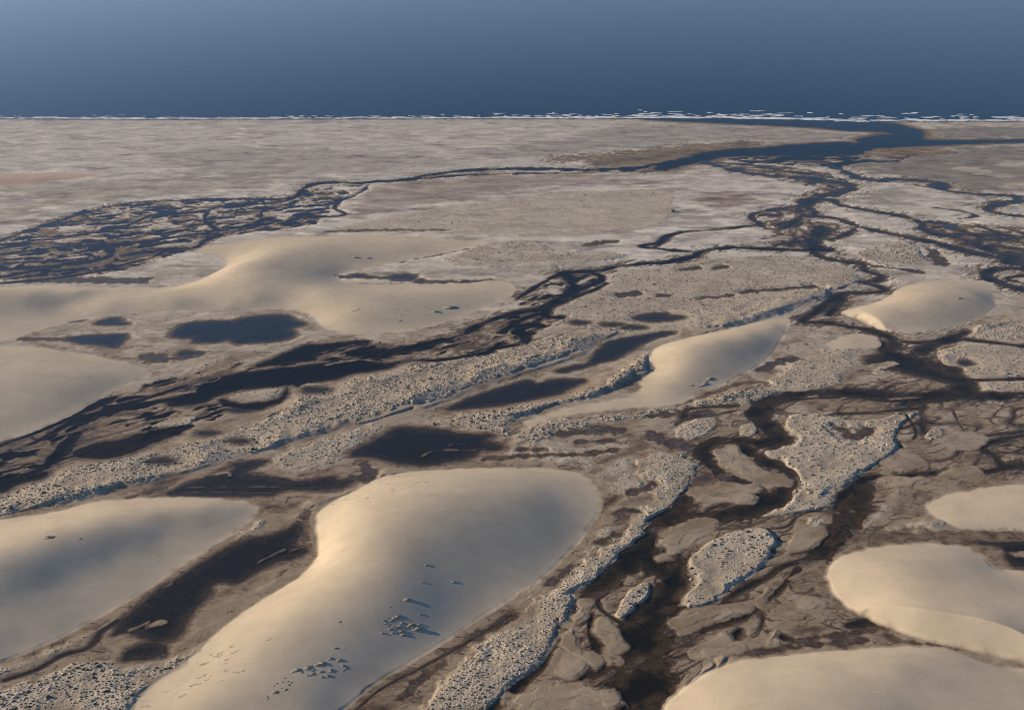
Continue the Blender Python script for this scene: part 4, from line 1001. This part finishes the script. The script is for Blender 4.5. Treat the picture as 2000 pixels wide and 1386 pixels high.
# vertex normals of the whole sheet, so that pieces meet without a visible seam
dXr = np.gradient(np.stack([X, Y, Z], -1), axis=0)
dXc = np.gradient(np.stack([X, Y, Z], -1), axis=1)
NRM = np.cross(dXr, dXc)
NRM *= np.where(NRM[..., 2:] < 0, -1, 1)
NRM /= np.linalg.norm(NRM, axis=-1, keepdims=True)
NRM = NRM.reshape(-1, 3).astype(np.float32)


def piece(name, face_mask, mat, label, attrs=True, flat=None, **props):
    f = F[face_mask]
    if len(f) == 0:
        return None
    used, inv = np.unique(f, return_inverse=True)
    v = VX[used].copy()
    if flat is not None:
        v[:, 2] = flat
    me = quick_mesh(name, v, inv.reshape(-1, 4), mat)
    if attrs:
        c = np.ones((len(used), 4), np.float32)
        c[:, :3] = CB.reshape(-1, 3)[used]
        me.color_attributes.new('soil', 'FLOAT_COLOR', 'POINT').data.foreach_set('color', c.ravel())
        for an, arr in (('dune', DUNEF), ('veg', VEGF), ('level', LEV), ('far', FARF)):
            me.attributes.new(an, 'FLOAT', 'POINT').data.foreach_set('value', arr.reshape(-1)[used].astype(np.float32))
        me.normals_split_custom_set_from_vertices(NRM[used])
    return link(name, me, kind='structure', label=label, **props)


fd = DID.reshape(-1)[F[:, 0]]
fv = VEGID.reshape(-1)[F[:, 0]]
isl = np.zeros(len(F), bool)
ISLE = {8: 'large raised island dotted with dark hummocks inside the creek bend', 9: 'oval hummock-covered island with a sunlit left rim', 10: 'small oval tufted island in the dark creek', 13: 'tufted bank with a pale rim beside the black confluence', 14: 'narrow tufted tongue of land between two dark arms', 22: 'tiny round tufted mound alone on the brown mudflat', 24: 'small tufted mound beside the black confluence'}
for k, lab in ISLE.items():
    m = (fv == k) & (fd < 0)
    isl |= m
    piece('vegetated_island', m, M_GROUND, lab)
for k, d in enumerate(DUNE):
    piece('sand_dune', fd == k, M_GROUND, d[0])
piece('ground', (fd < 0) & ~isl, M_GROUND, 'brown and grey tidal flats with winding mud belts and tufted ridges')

# outer plain all round the fan
x_e = float(X[-1, -1])
SX = float(Sc[-1])
y_sh = float(gs[0, 1])
ov = [(-60000, -30000, .8), (60000, -30000, .8), (60000, y_sh - 14, .8), (-60000, y_sh - 14, .8), (-SX * 40, 40, .8), (SX * 40, 40, .8), (SX * (y_sh - 14), y_sh - 14, .8), (-SX * (y_sh - 14), y_sh - 14, .8)]
me = quick_mesh('plain', ov, [(0, 1, 5, 4), (1, 2, 6, 5), (0, 4, 7, 3)], None)
me.materials.append(plain_material('far_silt', (.3, .25, .19), .95, .02, .3))
link('plain', me, kind='structure', label='flat silt plain running on beyond the dunes')

# water: one sheet per sea, river and pond, all at the same level
wv = (Z.reshape(-1)[F] < .03).any(1)
fw = WID.reshape(-1)[F]
fwm = np.where(Z.reshape(-1)[F] < .03, fw, 0).max(1)
WL = {'sea': ('sea', M_SEA, 'deep blue sea beyond the pale beach'), 'river': ('river', M_RIVER, 'dark blue river widening into an estuary at the beach'),
      'delta': ('stream', M_DELTA, 'purple-blue braided delta channels behind the two-lobed dune'), 'creek': ('stream', M_CREEK, 'winding dark creek between tufted islands and the rounded dunes'),
      'braid': ('stream', M_BRAID, 'navy braided creek running past the tufted long ridge'), 'pool': ('stream', M_POND, 'thin brown trickle leaving the long slot pond'), 'seep': ('puddle', M_POND, 'small dark seep pools scattered over the tufted plain'),
      'pond_lobed': ('pond', M_POND, 'slate blue lobed pond below the two-lobed dune'), 'pond_left': ('pond', M_POND, 'small slate pond just above the blunt beige dune'), 'pond_small': ('pond', M_POND, 'little grey pond at the foot of the long pale dune'),
      'pond_tiny': ('pond', M_POND, 'tiny dark pool beside the little grey pond'), 'pond_wing': ('pond', M_POND, 'black wing-shaped pond with a hooked sand spit inside'), 'pond_curved': ('pond', M_POND, 'curved dark pond reaching up towards the wing-shaped dune'),
      'pond_leaf': ('pond', M_POND, 'leaf-shaped olive pond between two tufted ridges'), 'pond_notched': ('pond', M_POND, 'small notched pond on the tufted plain'), 'pond_slot': ('pond', M_POND, 'long dark brown pond in the slot between the two big dunes'),
      'pond_low': ('pond', M_POND, 'small black pool below the end of the long slot pond'), 'pond_edge': ('pond', M_POND, 'black pond with a sand bar behind the rounded dune'), 'pond_dark': ('pond', M_POND, 'little black pool under the golden slip face'),
      'pond_wedge': ('pond', M_POND, 'ragged wedge of brown-black water with thin sand bars')}
for i, nm in enumerate(WNAMES):
    if i == 0:
        continue
    nam, mt, lab = WL[nm]
    m = wv & (fwm == i)
    if nm == 'sea':
        m = m & (Y.reshape(-1)[F[:, 0]] > 1000)
    piece(nam, m, mt, lab, attrs=False, flat=0.0)
ym = float(Yr[0])
sv = [(-60000, ym, 0), (60000, ym, 0), (60000, 90000, 0), (-60000, 90000, 0)]
xl = float(X[0, 0])
xr = float(X[0, -1])
ysea = y_sh - 12
sv += [(-60000, ysea, 0), (xl * ysea / ym, ysea, 0), (xl, ym, 0), (60000, ysea, 0), (xr * ysea / ym, ysea, 0), (xr, ym, 0)]
me = quick_mesh('sea', sv, [(0, 1, 2, 3), (4, 5, 6, 0), (8, 7, 1, 9)], M_SEA, False)
link('sea', me, kind='structure', label='open water of the sea stretching to the horizon')

# ------------------------------------------------------------------ surf and whitecaps
rng = np.random.RandomState(3)


def foam_patches(items):
    vs, fs = [], []
    for (x, y, L, w_, h) in items:
        n = max(6, int(L / 5))
        b = len(vs)
        ph = rng.rand() * 6
        for i in range(n + 1):
            t = i / n
            ww = w_ * (math.sin(math.pi * t) ** .6) * (.5 + .8 * rng.rand()) + .05
            yy = y + 1.6 * math.sin(ph + t * 5) + rng.normal(0, .5)
            xx = x + (t - .5) * L
            vs += [(xx, yy - ww, .02), (xx, yy - ww * .3, h), (xx, yy + ww * .6, .02)]
        for i in range(n):
            q = b + i * 3
            fs += [(q, q + 3, q + 4, q + 1), (q + 1, q + 4, q + 5, q + 2)]
    return vs, fs


items = []
for i in range(430):
    u = rng.uniform(-60, 2060)
    strong = np.interp(u, [0, 500, 900, 1000, 1300, 2000], [.5, .5, .7, 1.0, 1.2, 1.3])
    base = np.interp(u, sx, sy)
    if 1260 < u < 1660:
        base = np.interp(u, [1260, 1330, 1480, 1660], [231, 231.5, 233, 236])
    off = abs(rng.normal(0, 1)) * 4.8 * strong + .6
    g = ground([(u, base - off)])[0]
    L = rng.uniform(8, 46) * strong * (1.25 if off < 4 else .7)
    items.append((g[0], g[1], L, rng.uniform(2.0, 5.5) * strong, rng.uniform(.2, .7)))
for u in np.arange(-80, 2080, 24):                       # the last line of wash along the sand
    base = np.interp(u, sx, sy)
    if 1250 < u < 1640:
        base = np.interp(u, [1250, 1330, 1480, 1640], [230.2, 230.4, 232, 235.6])
    for q in range(2):
        g = ground([(u + rng.uniform(-12, 12), base - .9 - 1.3 * q - rng.rand() * .7)])[0]
        items.append((g[0], g[1], rng.uniform(20, 52), rng.uniform(2.0, 4.5), .25))
for i in range(0):
    u, v = rng.uniform(0, 2000), 215 - abs(rng.normal(0, 55))
    if v < 60:
        continue
    g = ground([(u, v)])[0]
    k = g[1] / 2000.0
    items.append((g[0], g[1], rng.uniform(1.6, 3.2) * k, 1.6 * k, .5))
vs, fs = foam_patches(items)
link('sea_foam', quick_mesh('sea_foam', vs, fs, M_FOAM), kind='stuff', label='white lines of surf breaking along the beach')

# ------------------------------------------------------------------ tussocks on the rises: real mounds, too many to count
def tussock_batch(px, py, pz, rad, hgt, seg=4):
    n = len(px)
    ang = np.arange(seg) / seg * 2 * np.pi
    V = np.zeros((n, 2 * seg + 1, 3), np.float32)
    j = 1 + .5 * (rng.rand(n, seg) - .5)
    j2 = 1 + .6 * (rng.rand(n, seg) - .5)
    st_ = rng.uniform(1.0, 1.7, n)
    th = rng.normal(R(20), .3, n)
    for ring, (rf, hf) in enumerate(((1.0, -.25), (.62, .62))):
        jj = j if ring == 0 else j2
        ex = np.cos(ang)[None, :] * rad[:, None] * jj * rf * st_[:, None]
        ey = np.sin(ang)[None, :] * rad[:, None] * jj * rf
        V[:, ring * seg:(ring + 1) * seg, 0] = px[:, None] + ex * np.cos(th)[:, None] - ey * np.sin(th)[:, None]
        V[:, ring * seg:(ring + 1) * seg, 1] = py[:, None] + ex * np.sin(th)[:, None] + ey * np.cos(th)[:, None]
        V[:, ring * seg:(ring + 1) * seg, 2] = pz[:, None] + hgt[:, None] * hf * (1 + .3 * (jj - 1))
    V[:, 2 * seg, 0] = px + rad * .2
    V[:, 2 * seg, 1] = py
    V[:, 2 * seg, 2] = pz + hgt
    f = []
    for i in range(seg):
        k = (i + 1) % seg
        f += [(i, k, seg + k), (i, seg + k, seg + i), (seg + i, seg + k, 2 * seg)]
    f = np.array(f, np.int32)
    FF = (f[None] + (np.arange(n) * (2 * seg + 1))[:, None, None]).reshape(-1, 3)
    return V.reshape(-1, 3), FF


def hit_grid(x, y):
    rr = np.clip(np.searchsorted(YrA, -y), 0, NR - 1)
    cc = np.clip(np.searchsorted(Sc, x / np.maximum(y, 41)), 0, NC - 1)
    return rr, cc


TUS = []
FINE = .47
for k, (kind, pl, rise, edge, sp, sz) in enumerate(VEG):
    g = ground(smooth(pl, 5, True))
    sp = sp * (FINE + .06 if kind != 'island' else .78)
    sz = sz * (.64 if kind == 'island' else .58)
    x0, y0 = g.min(0)
    x1, y1 = g.max(0)
    nx, ny = int((x1 - x0) / sp) + 1, int((y1 - y0) / sp) + 1
    gx, gy = np.meshgrid(np.arange(nx), np.arange(ny))
    px = x0 + (gx + rng.rand(ny, nx)) * sp
    py = y0 + (gy + rng.rand(ny, nx)) * sp
    px, py = px.ravel(), py.ravel()
    rr, cc = hit_grid(px, py)
    dens = .88 + 1.6 * n_med[rr, cc] + .5 * n_wide[rr, cc]
    ok = (VEGID[rr, cc] == k) & (DID[rr, cc] < 0) & (VEGF[rr, cc] > .55) & (LEV[rr, cc] > .35) & (rng.rand(len(px)) < np.clip(dens, .12, 1))
    px, py = px[ok], py[ok]
    if not len(px):
        continue
    r_ = sz * np.exp(rng.normal(0, .32, len(px))) * 1.05
    h_ = r_ * rng.uniform(.35, .8, len(px))
    TUS.append((px, py, height_at(px, py), r_, h_))
tot = 0
allp = [np.concatenate([t[i] for t in TUS]) for i in range(5)]
tot = len(allp[0])
print('tussocks', tot, flush=True)
pick = rng.rand(tot) < .42
vs, fs = tussock_batch(*[a[pick] for a in allp])
link('hummocks', quick_mesh('hummocks', vs, fs, M_SAND), kind='stuff', label='countless sandy hummocks over the vegetated rises')
vs, fs = tussock_batch(*[a[~pick] for a in allp])
M_SCRUB = plain_material('grey_scrub', (.12, .105, .072), .95, .6, .35)
link('scrub', quick_mesh('scrub', vs, fs, M_SCRUB), kind='stuff', label='countless grey-green tufts over the vegetated rises')

# ------------------------------------------------------------------ single grass hummocks standing on the bare dunes
def hummock_meshes(seed):
    """a wind-shaped sand mound with a tail on the weather side and a ragged grass tuft on its crest"""
    r = np.random.RandomState(seed)
    nx, ny = 15, 9
    vs, fs = [], []
    for i in range(nx):
        u = i / (nx - 1) * 2 - 1                         # -1 weather side ... +1 lee
        for j in range(ny):
            v = j / (ny - 1) * 2 - 1
            wdt = (1 - max(0, u) ** 2.2) * (.35 + .65 * sstep(-1, .1, u))
            crest = np.interp(u, [-1, -.4, .1, .45, .75, 1], [0, .16, .55, 1.0, .45, 0])
            z = crest * max(0.0, 1 - v * v) * (1 + .12 * r.normal() * (abs(u) < .8))
            edge = i in (0, nx - 1) or j in (0, ny - 1)
            vs.append((u * 1.0 + .04 * r.normal(), v * .32 * max(wdt, .08) + .02 * r.normal(), -.12 if edge else z))
    for i in range(nx - 1):
        for j in range(ny - 1):
            a = i * ny + j
            fs.append((a, a + ny, a + ny + 1, a + 1))
    mound = quick_mesh('sand_mound', vs, fs, M_SAND)
    vs, fs = [], []
    for q in range(26):                                  # blades as tapering three-sided tufts
        bx, by = r.normal(.38, .16), r.normal(0, .12)
        bz = np.interp(bx, [-.4, .1, .45, .75, 1], [.16, .55, 1.0, .45, 0]) * max(0, 1 - (by / .4) ** 2) - .08
        hh = r.uniform(.12, .26)
        rad = r.uniform(.05, .10)
        b = len(vs)
        for t in range(3):
            a = t * 2.094 + r.rand()
            vs.append((bx + rad * math.cos(a), by + rad * math.sin(a), bz))
        vs.append((bx + r.normal(.06, .05), by + r.normal(0, .04), bz + hh))
        fs += [(b, b + 1, b + 3), (b + 1, b + 2, b + 3), (b + 2, b, b + 3)]
    tuft = quick_mesh('grass_tuft', vs, fs, M_TUFT, False)
    return mound, tuft


KINDS = [hummock_meshes(200 + i) for i in range(7)]


def hummock(u, v, length, label, group):
    h0 = 0
    for _ in range(3):
        g = ground([(u, v)], h0)[0]
        h0 = float(height_at(g[0], g[1])[0])
    mound, tuft = KINDS[rng.randint(7)]
    e = bpy.data.objects.new('grass_hummock', None)
    COL.objects.link(e)
    e.location = (g[0], g[1], h0 - .05)
    e.rotation_euler = (0, 0, R(rng.normal(24, 9)))
    e.empty_display_size = .5
    e.scale = (length / 2, length / 2 * rng.uniform(.8, 1.1), min(length * rng.uniform(.036, .062), .9))
    e['label'], e['category'], e['group'] = label, 'grass hummock', group
    link('sand_mound', mound, e)
    link('grass_tuft', tuft, e, kind='stuff')


CLUSTER = [   # where, how many, length in px, what sets the group apart
 (P('737,1235 745,1210 775,1195 800,1205 818,1218 815,1228 790,1240 760,1242'), 34, 22, 'windblown sand hummock with dark grass in the tight patch on the biggest dune', 'tight patch of hummocks on the biggest dune'),
 (P('540,1330 560,1310 600,1300 640,1285 690,1290 680,1310 640,1320 580,1338 520,1365 500,1370'), 44, 19, 'sand hummock with dark grass in the loose band on the lower biggest dune', 'loose band of hummocks low on the biggest dune'),
 (P('640,1270 660,1260 700,1255 690,1280 650,1282'), 8, 13, 'small sand hummock just above the loose band on the biggest dune', 'small hummocks above the loose band'),
 (P('625,985 690,958 740,935 800,922 850,922 830,945 760,965 700,985 650,990'), 46, 12, 'small grass-topped hummock on the shoulder behind the biggest dune crest', 'hummocks on the far shoulder of the biggest dune'),
 (P('380,1292 420,1250 455,1258 470,1280 440,1300 400,1305'), 26, 16, 'sand hummock with dark grass on the knoll at the slot pond end', 'hummocks on the knoll by the slot pond'),
 (P('270,1370 330,1335 400,1312 470,1300 480,1310 420,1340 330,1378 290,1384'), 26, 17, 'sand hummock scattered down the left foot of the biggest dune', 'hummocks down the foot of the biggest dune'),
 (P('20,1040 60,1020 150,1005 170,1018 120,1040 40,1050'), 9, 14, 'lone grass hummock on the broad grey-flanked dune', 'hummocks on the broad grey-flanked dune'),
 (P('690,600 750,585 800,595 880,600 840,615 740,630 700,632'), 20, 11, 'faint small hummock on the lower lobe of the two-lobed dune', 'hummocks on the lower lobe'),
 (P('1345,755 1365,742 1395,735 1400,742 1370,756'), 8, 14, 'sand hummock near the foot of the wing-shaped dune', 'hummocks at the foot of the wing-shaped dune'),
 (P('1480,1045 1500,1052 1480,1056'), 0, 8, '', ''),
]
for pl, n, ln, lab, grp in CLUSTER:
    made = []
    pg = np.asarray(pl)
    x0, y0 = pg.min(0)
    x1, y1 = pg.max(0)
    c = 0
    while c < n:
        u, v = rng.uniform(x0, x1), rng.uniform(y0, y1)
        ins = False
        for i in range(len(pl)):
            a, b = pl[i], pl[(i + 1) % len(pl)]
            if (a[1] > v) != (b[1] > v) and u < a[0] + (v - a[1]) * (b[0] - a[0]) / (b[1] - a[1]):
                ins = not ins
        if not ins:
            continue
        c += 1
        made.append((u, v, ln * .66 * float(mpp([(u, v)])[0]) * math.exp(rng.normal(0, .35))))
    names = {}
    if n > 10:
        tests = (('largest', sorted(range(n), key=lambda q: -made[q][2])), ('topmost', sorted(range(n), key=lambda q: made[q][1])), ('lowest', sorted(range(n), key=lambda q: -made[q][1])),
                 ('leftmost', sorted(range(n), key=lambda q: made[q][0])), ('rightmost', sorted(range(n), key=lambda q: -made[q][0])))
        for wd, order in tests:
            for q in order[:1]:
                if q not in names:
                    names[q] = wd
        for wd, order in tests[1:]:
            q = order[1]
            if q not in names:
                names[q] = 'second ' + wd
    else:
        for rank, q in enumerate(sorted(range(n), key=lambda q: made[q][0])):
            names[q] = ('leftmost', 'second from left', 'third from left', 'fourth from left', 'fifth from left', 'sixth from left', 'seventh from left', 'eighth from left', 'ninth from left', 'tenth from left')[rank]
    for q, (u, v, L) in enumerate(made):
        hummock(u, v, L, f'{names[q]} {lab}' if q in names else lab, grp)
SINGLE = [(829, 1105, 16, 'lone grass hummock highest on the smooth flank of the biggest dune'), (822, 1137, 12, 'small tuft standing alone just below the highest lone hummock'), (882, 1137, 16, 'lone hummock farthest out on the grey flank of the biggest dune'),
 (790, 1172, 24, 'large lone hummock with a long sand tail just above the tight patch'), (760, 1187, 8, 'tiny hummock at the upper tip of the tight patch'), (818, 1200, 12, 'small hummock standing apart past the tight patch'),
 (527, 1247, 14, 'small pale knob alone on the gold-lit flank of the biggest dune'), (660, 1215, 14, 'lone hummock midway between the tight patch and the gold-lit flank'), (870, 601, 44, 'long low sand hummock with the longest shadow on the lower lobe'), (845, 609, 26, 'second long hummock beside the longest one on the lower lobe'),
 (778, 628, 14, 'small hummock near the rim of the lower lobe'), (690, 504, 22, 'low hummock on the grey slope of the upper lobe'), (716, 505, 20, 'second low hummock on the grey slope of the upper lobe'), (1382, 740, 26, 'longest hummock low on the wing-shaped dune'),
 (1372, 751, 30, 'broad hummock nearest the foot of the wing-shaped dune'), (1416, 747, 18, 'small hummock at the tip of the wing-shaped dune foot'), (1917, 971, 10, 'single small tuft on the low flat cream dune'), (1875, 972, 10, 'faint low tuft on the left part of the low flat cream dune'),
 (1870, 583, 20, 'low hummock beside the scrub patch on the isolated dune'), (152, 1051, 12, 'outermost hummock on the broad grey-flanked dune'), (85, 1052, 38, 'long streamlined hummock with a tail on the broad grey-flanked dune')]
for u, v, ln, lab in SINGLE:
    hummock(u, v, ln * float(mpp([(u, v)])[0]), lab, 'lone hummocks on bare sand')

# ------------------------------------------------------------------ the little arched hut far out on the flat
g = ground([(1315, 415)])[0]
hz = float(height_at(g[0], g[1])[0])
hut = bpy.data.objects.new('hut', None)
COL.objects.link(hut)
hut.location = (g[0], g[1], hz - .05)
hut['label'], hut['category'] = 'tiny dark arched hut standing alone on the pale flat', 'hut'
n = 13
vs, fs = [], []
for k, (yy, rr) in enumerate(((-2.6, 2.6), (2.6, 2.6), (2.6, 2.4), (-2.6, 2.4))):
    for i in range(n):
        a = math.pi * i / (n - 1)
        vs.append((rr * math.cos(a), yy, rr * 1.1 * math.sin(a)))
for k in range(4):
    for i in range(n - 1):
        a, b = k * n + i, ((k + 1) % 4) * n + i
        fs.append((a, a + 1, b + 1, b))
M_HUT = plain_material('tarred_roof', (.03, .03, .035), .7, .8, .3)
M_HUTW = plain_material('weathered_boards', (.36, .33, .29), .9, 1.5, .2)
link('roof', quick_mesh('roof', vs, fs, M_HUT), hut)
for yy in (-2.2, 2.2):
    vs = [(2.38 * math.cos(math.pi * i / (n - 1)), yy + dy, 2.6 * math.sin(math.pi * i / (n - 1))) for dy in (-.08, .08) for i in range(n)] + [(0, yy - .08, 0), (0, yy + .08, 0)]
    fs = [(2 * n, i, i + 1) for i in range(n - 1)] + [(2 * n + 1, n + i + 1, n + i) for i in range(n - 1)]
    link('end_wall', quick_mesh('end_wall', vs, fs, M_HUTW, False), hut)
dv = [(-.45, -2.34, 0), (.45, -2.34, 0), (.45, -2.34, 1.9), (-.45, -2.34, 1.9), (-.45, -2.27, 0), (.45, -2.27, 0), (.45, -2.27, 1.9), (-.45, -2.27, 1.9)]
link('door', quick_mesh('door', dv, [(0, 1, 2, 3), (5, 4, 7, 6), (4, 0, 3, 7), (1, 5, 6, 2), (3, 2, 6, 7), (4, 5, 1, 0)], M_HUT, False), hut)

# ------------------------------------------------------------------ sea air
hx, hy0, hy1, hz0, hz1 = 60500, -30500, 90500, -4.0, CAM_H + 12
hv = [(x, y, z) for z in (hz0, hz1) for (x, y) in ((-hx, hy0), (hx, hy0), (hx, hy1), (-hx, hy1))]
me = quick_mesh('haze', hv, [(0, 3, 2, 1), (4, 5, 6, 7), (0, 1, 5, 4), (1, 2, 6, 5), (2, 3, 7, 6), (3, 0, 4, 7)], None, False)
mh, ns, ls = new_mat('sea_air')
o_ = N(ns, 'ShaderNodeOutputMaterial')
pv = N(ns, 'ShaderNodeVolumePrincipled')
pv.inputs['Color'].default_value = (.40, .60, 1.0, 1)
pv.inputs['Density'].default_value = 4.0e-5
pv.inputs['Anisotropy'].default_value = .45
ls.new(pv.outputs[0], o_.inputs['Volume'])
me.materials.append(mh)
link('haze', me, kind='stuff', label='thin bluish sea haze over the coast')
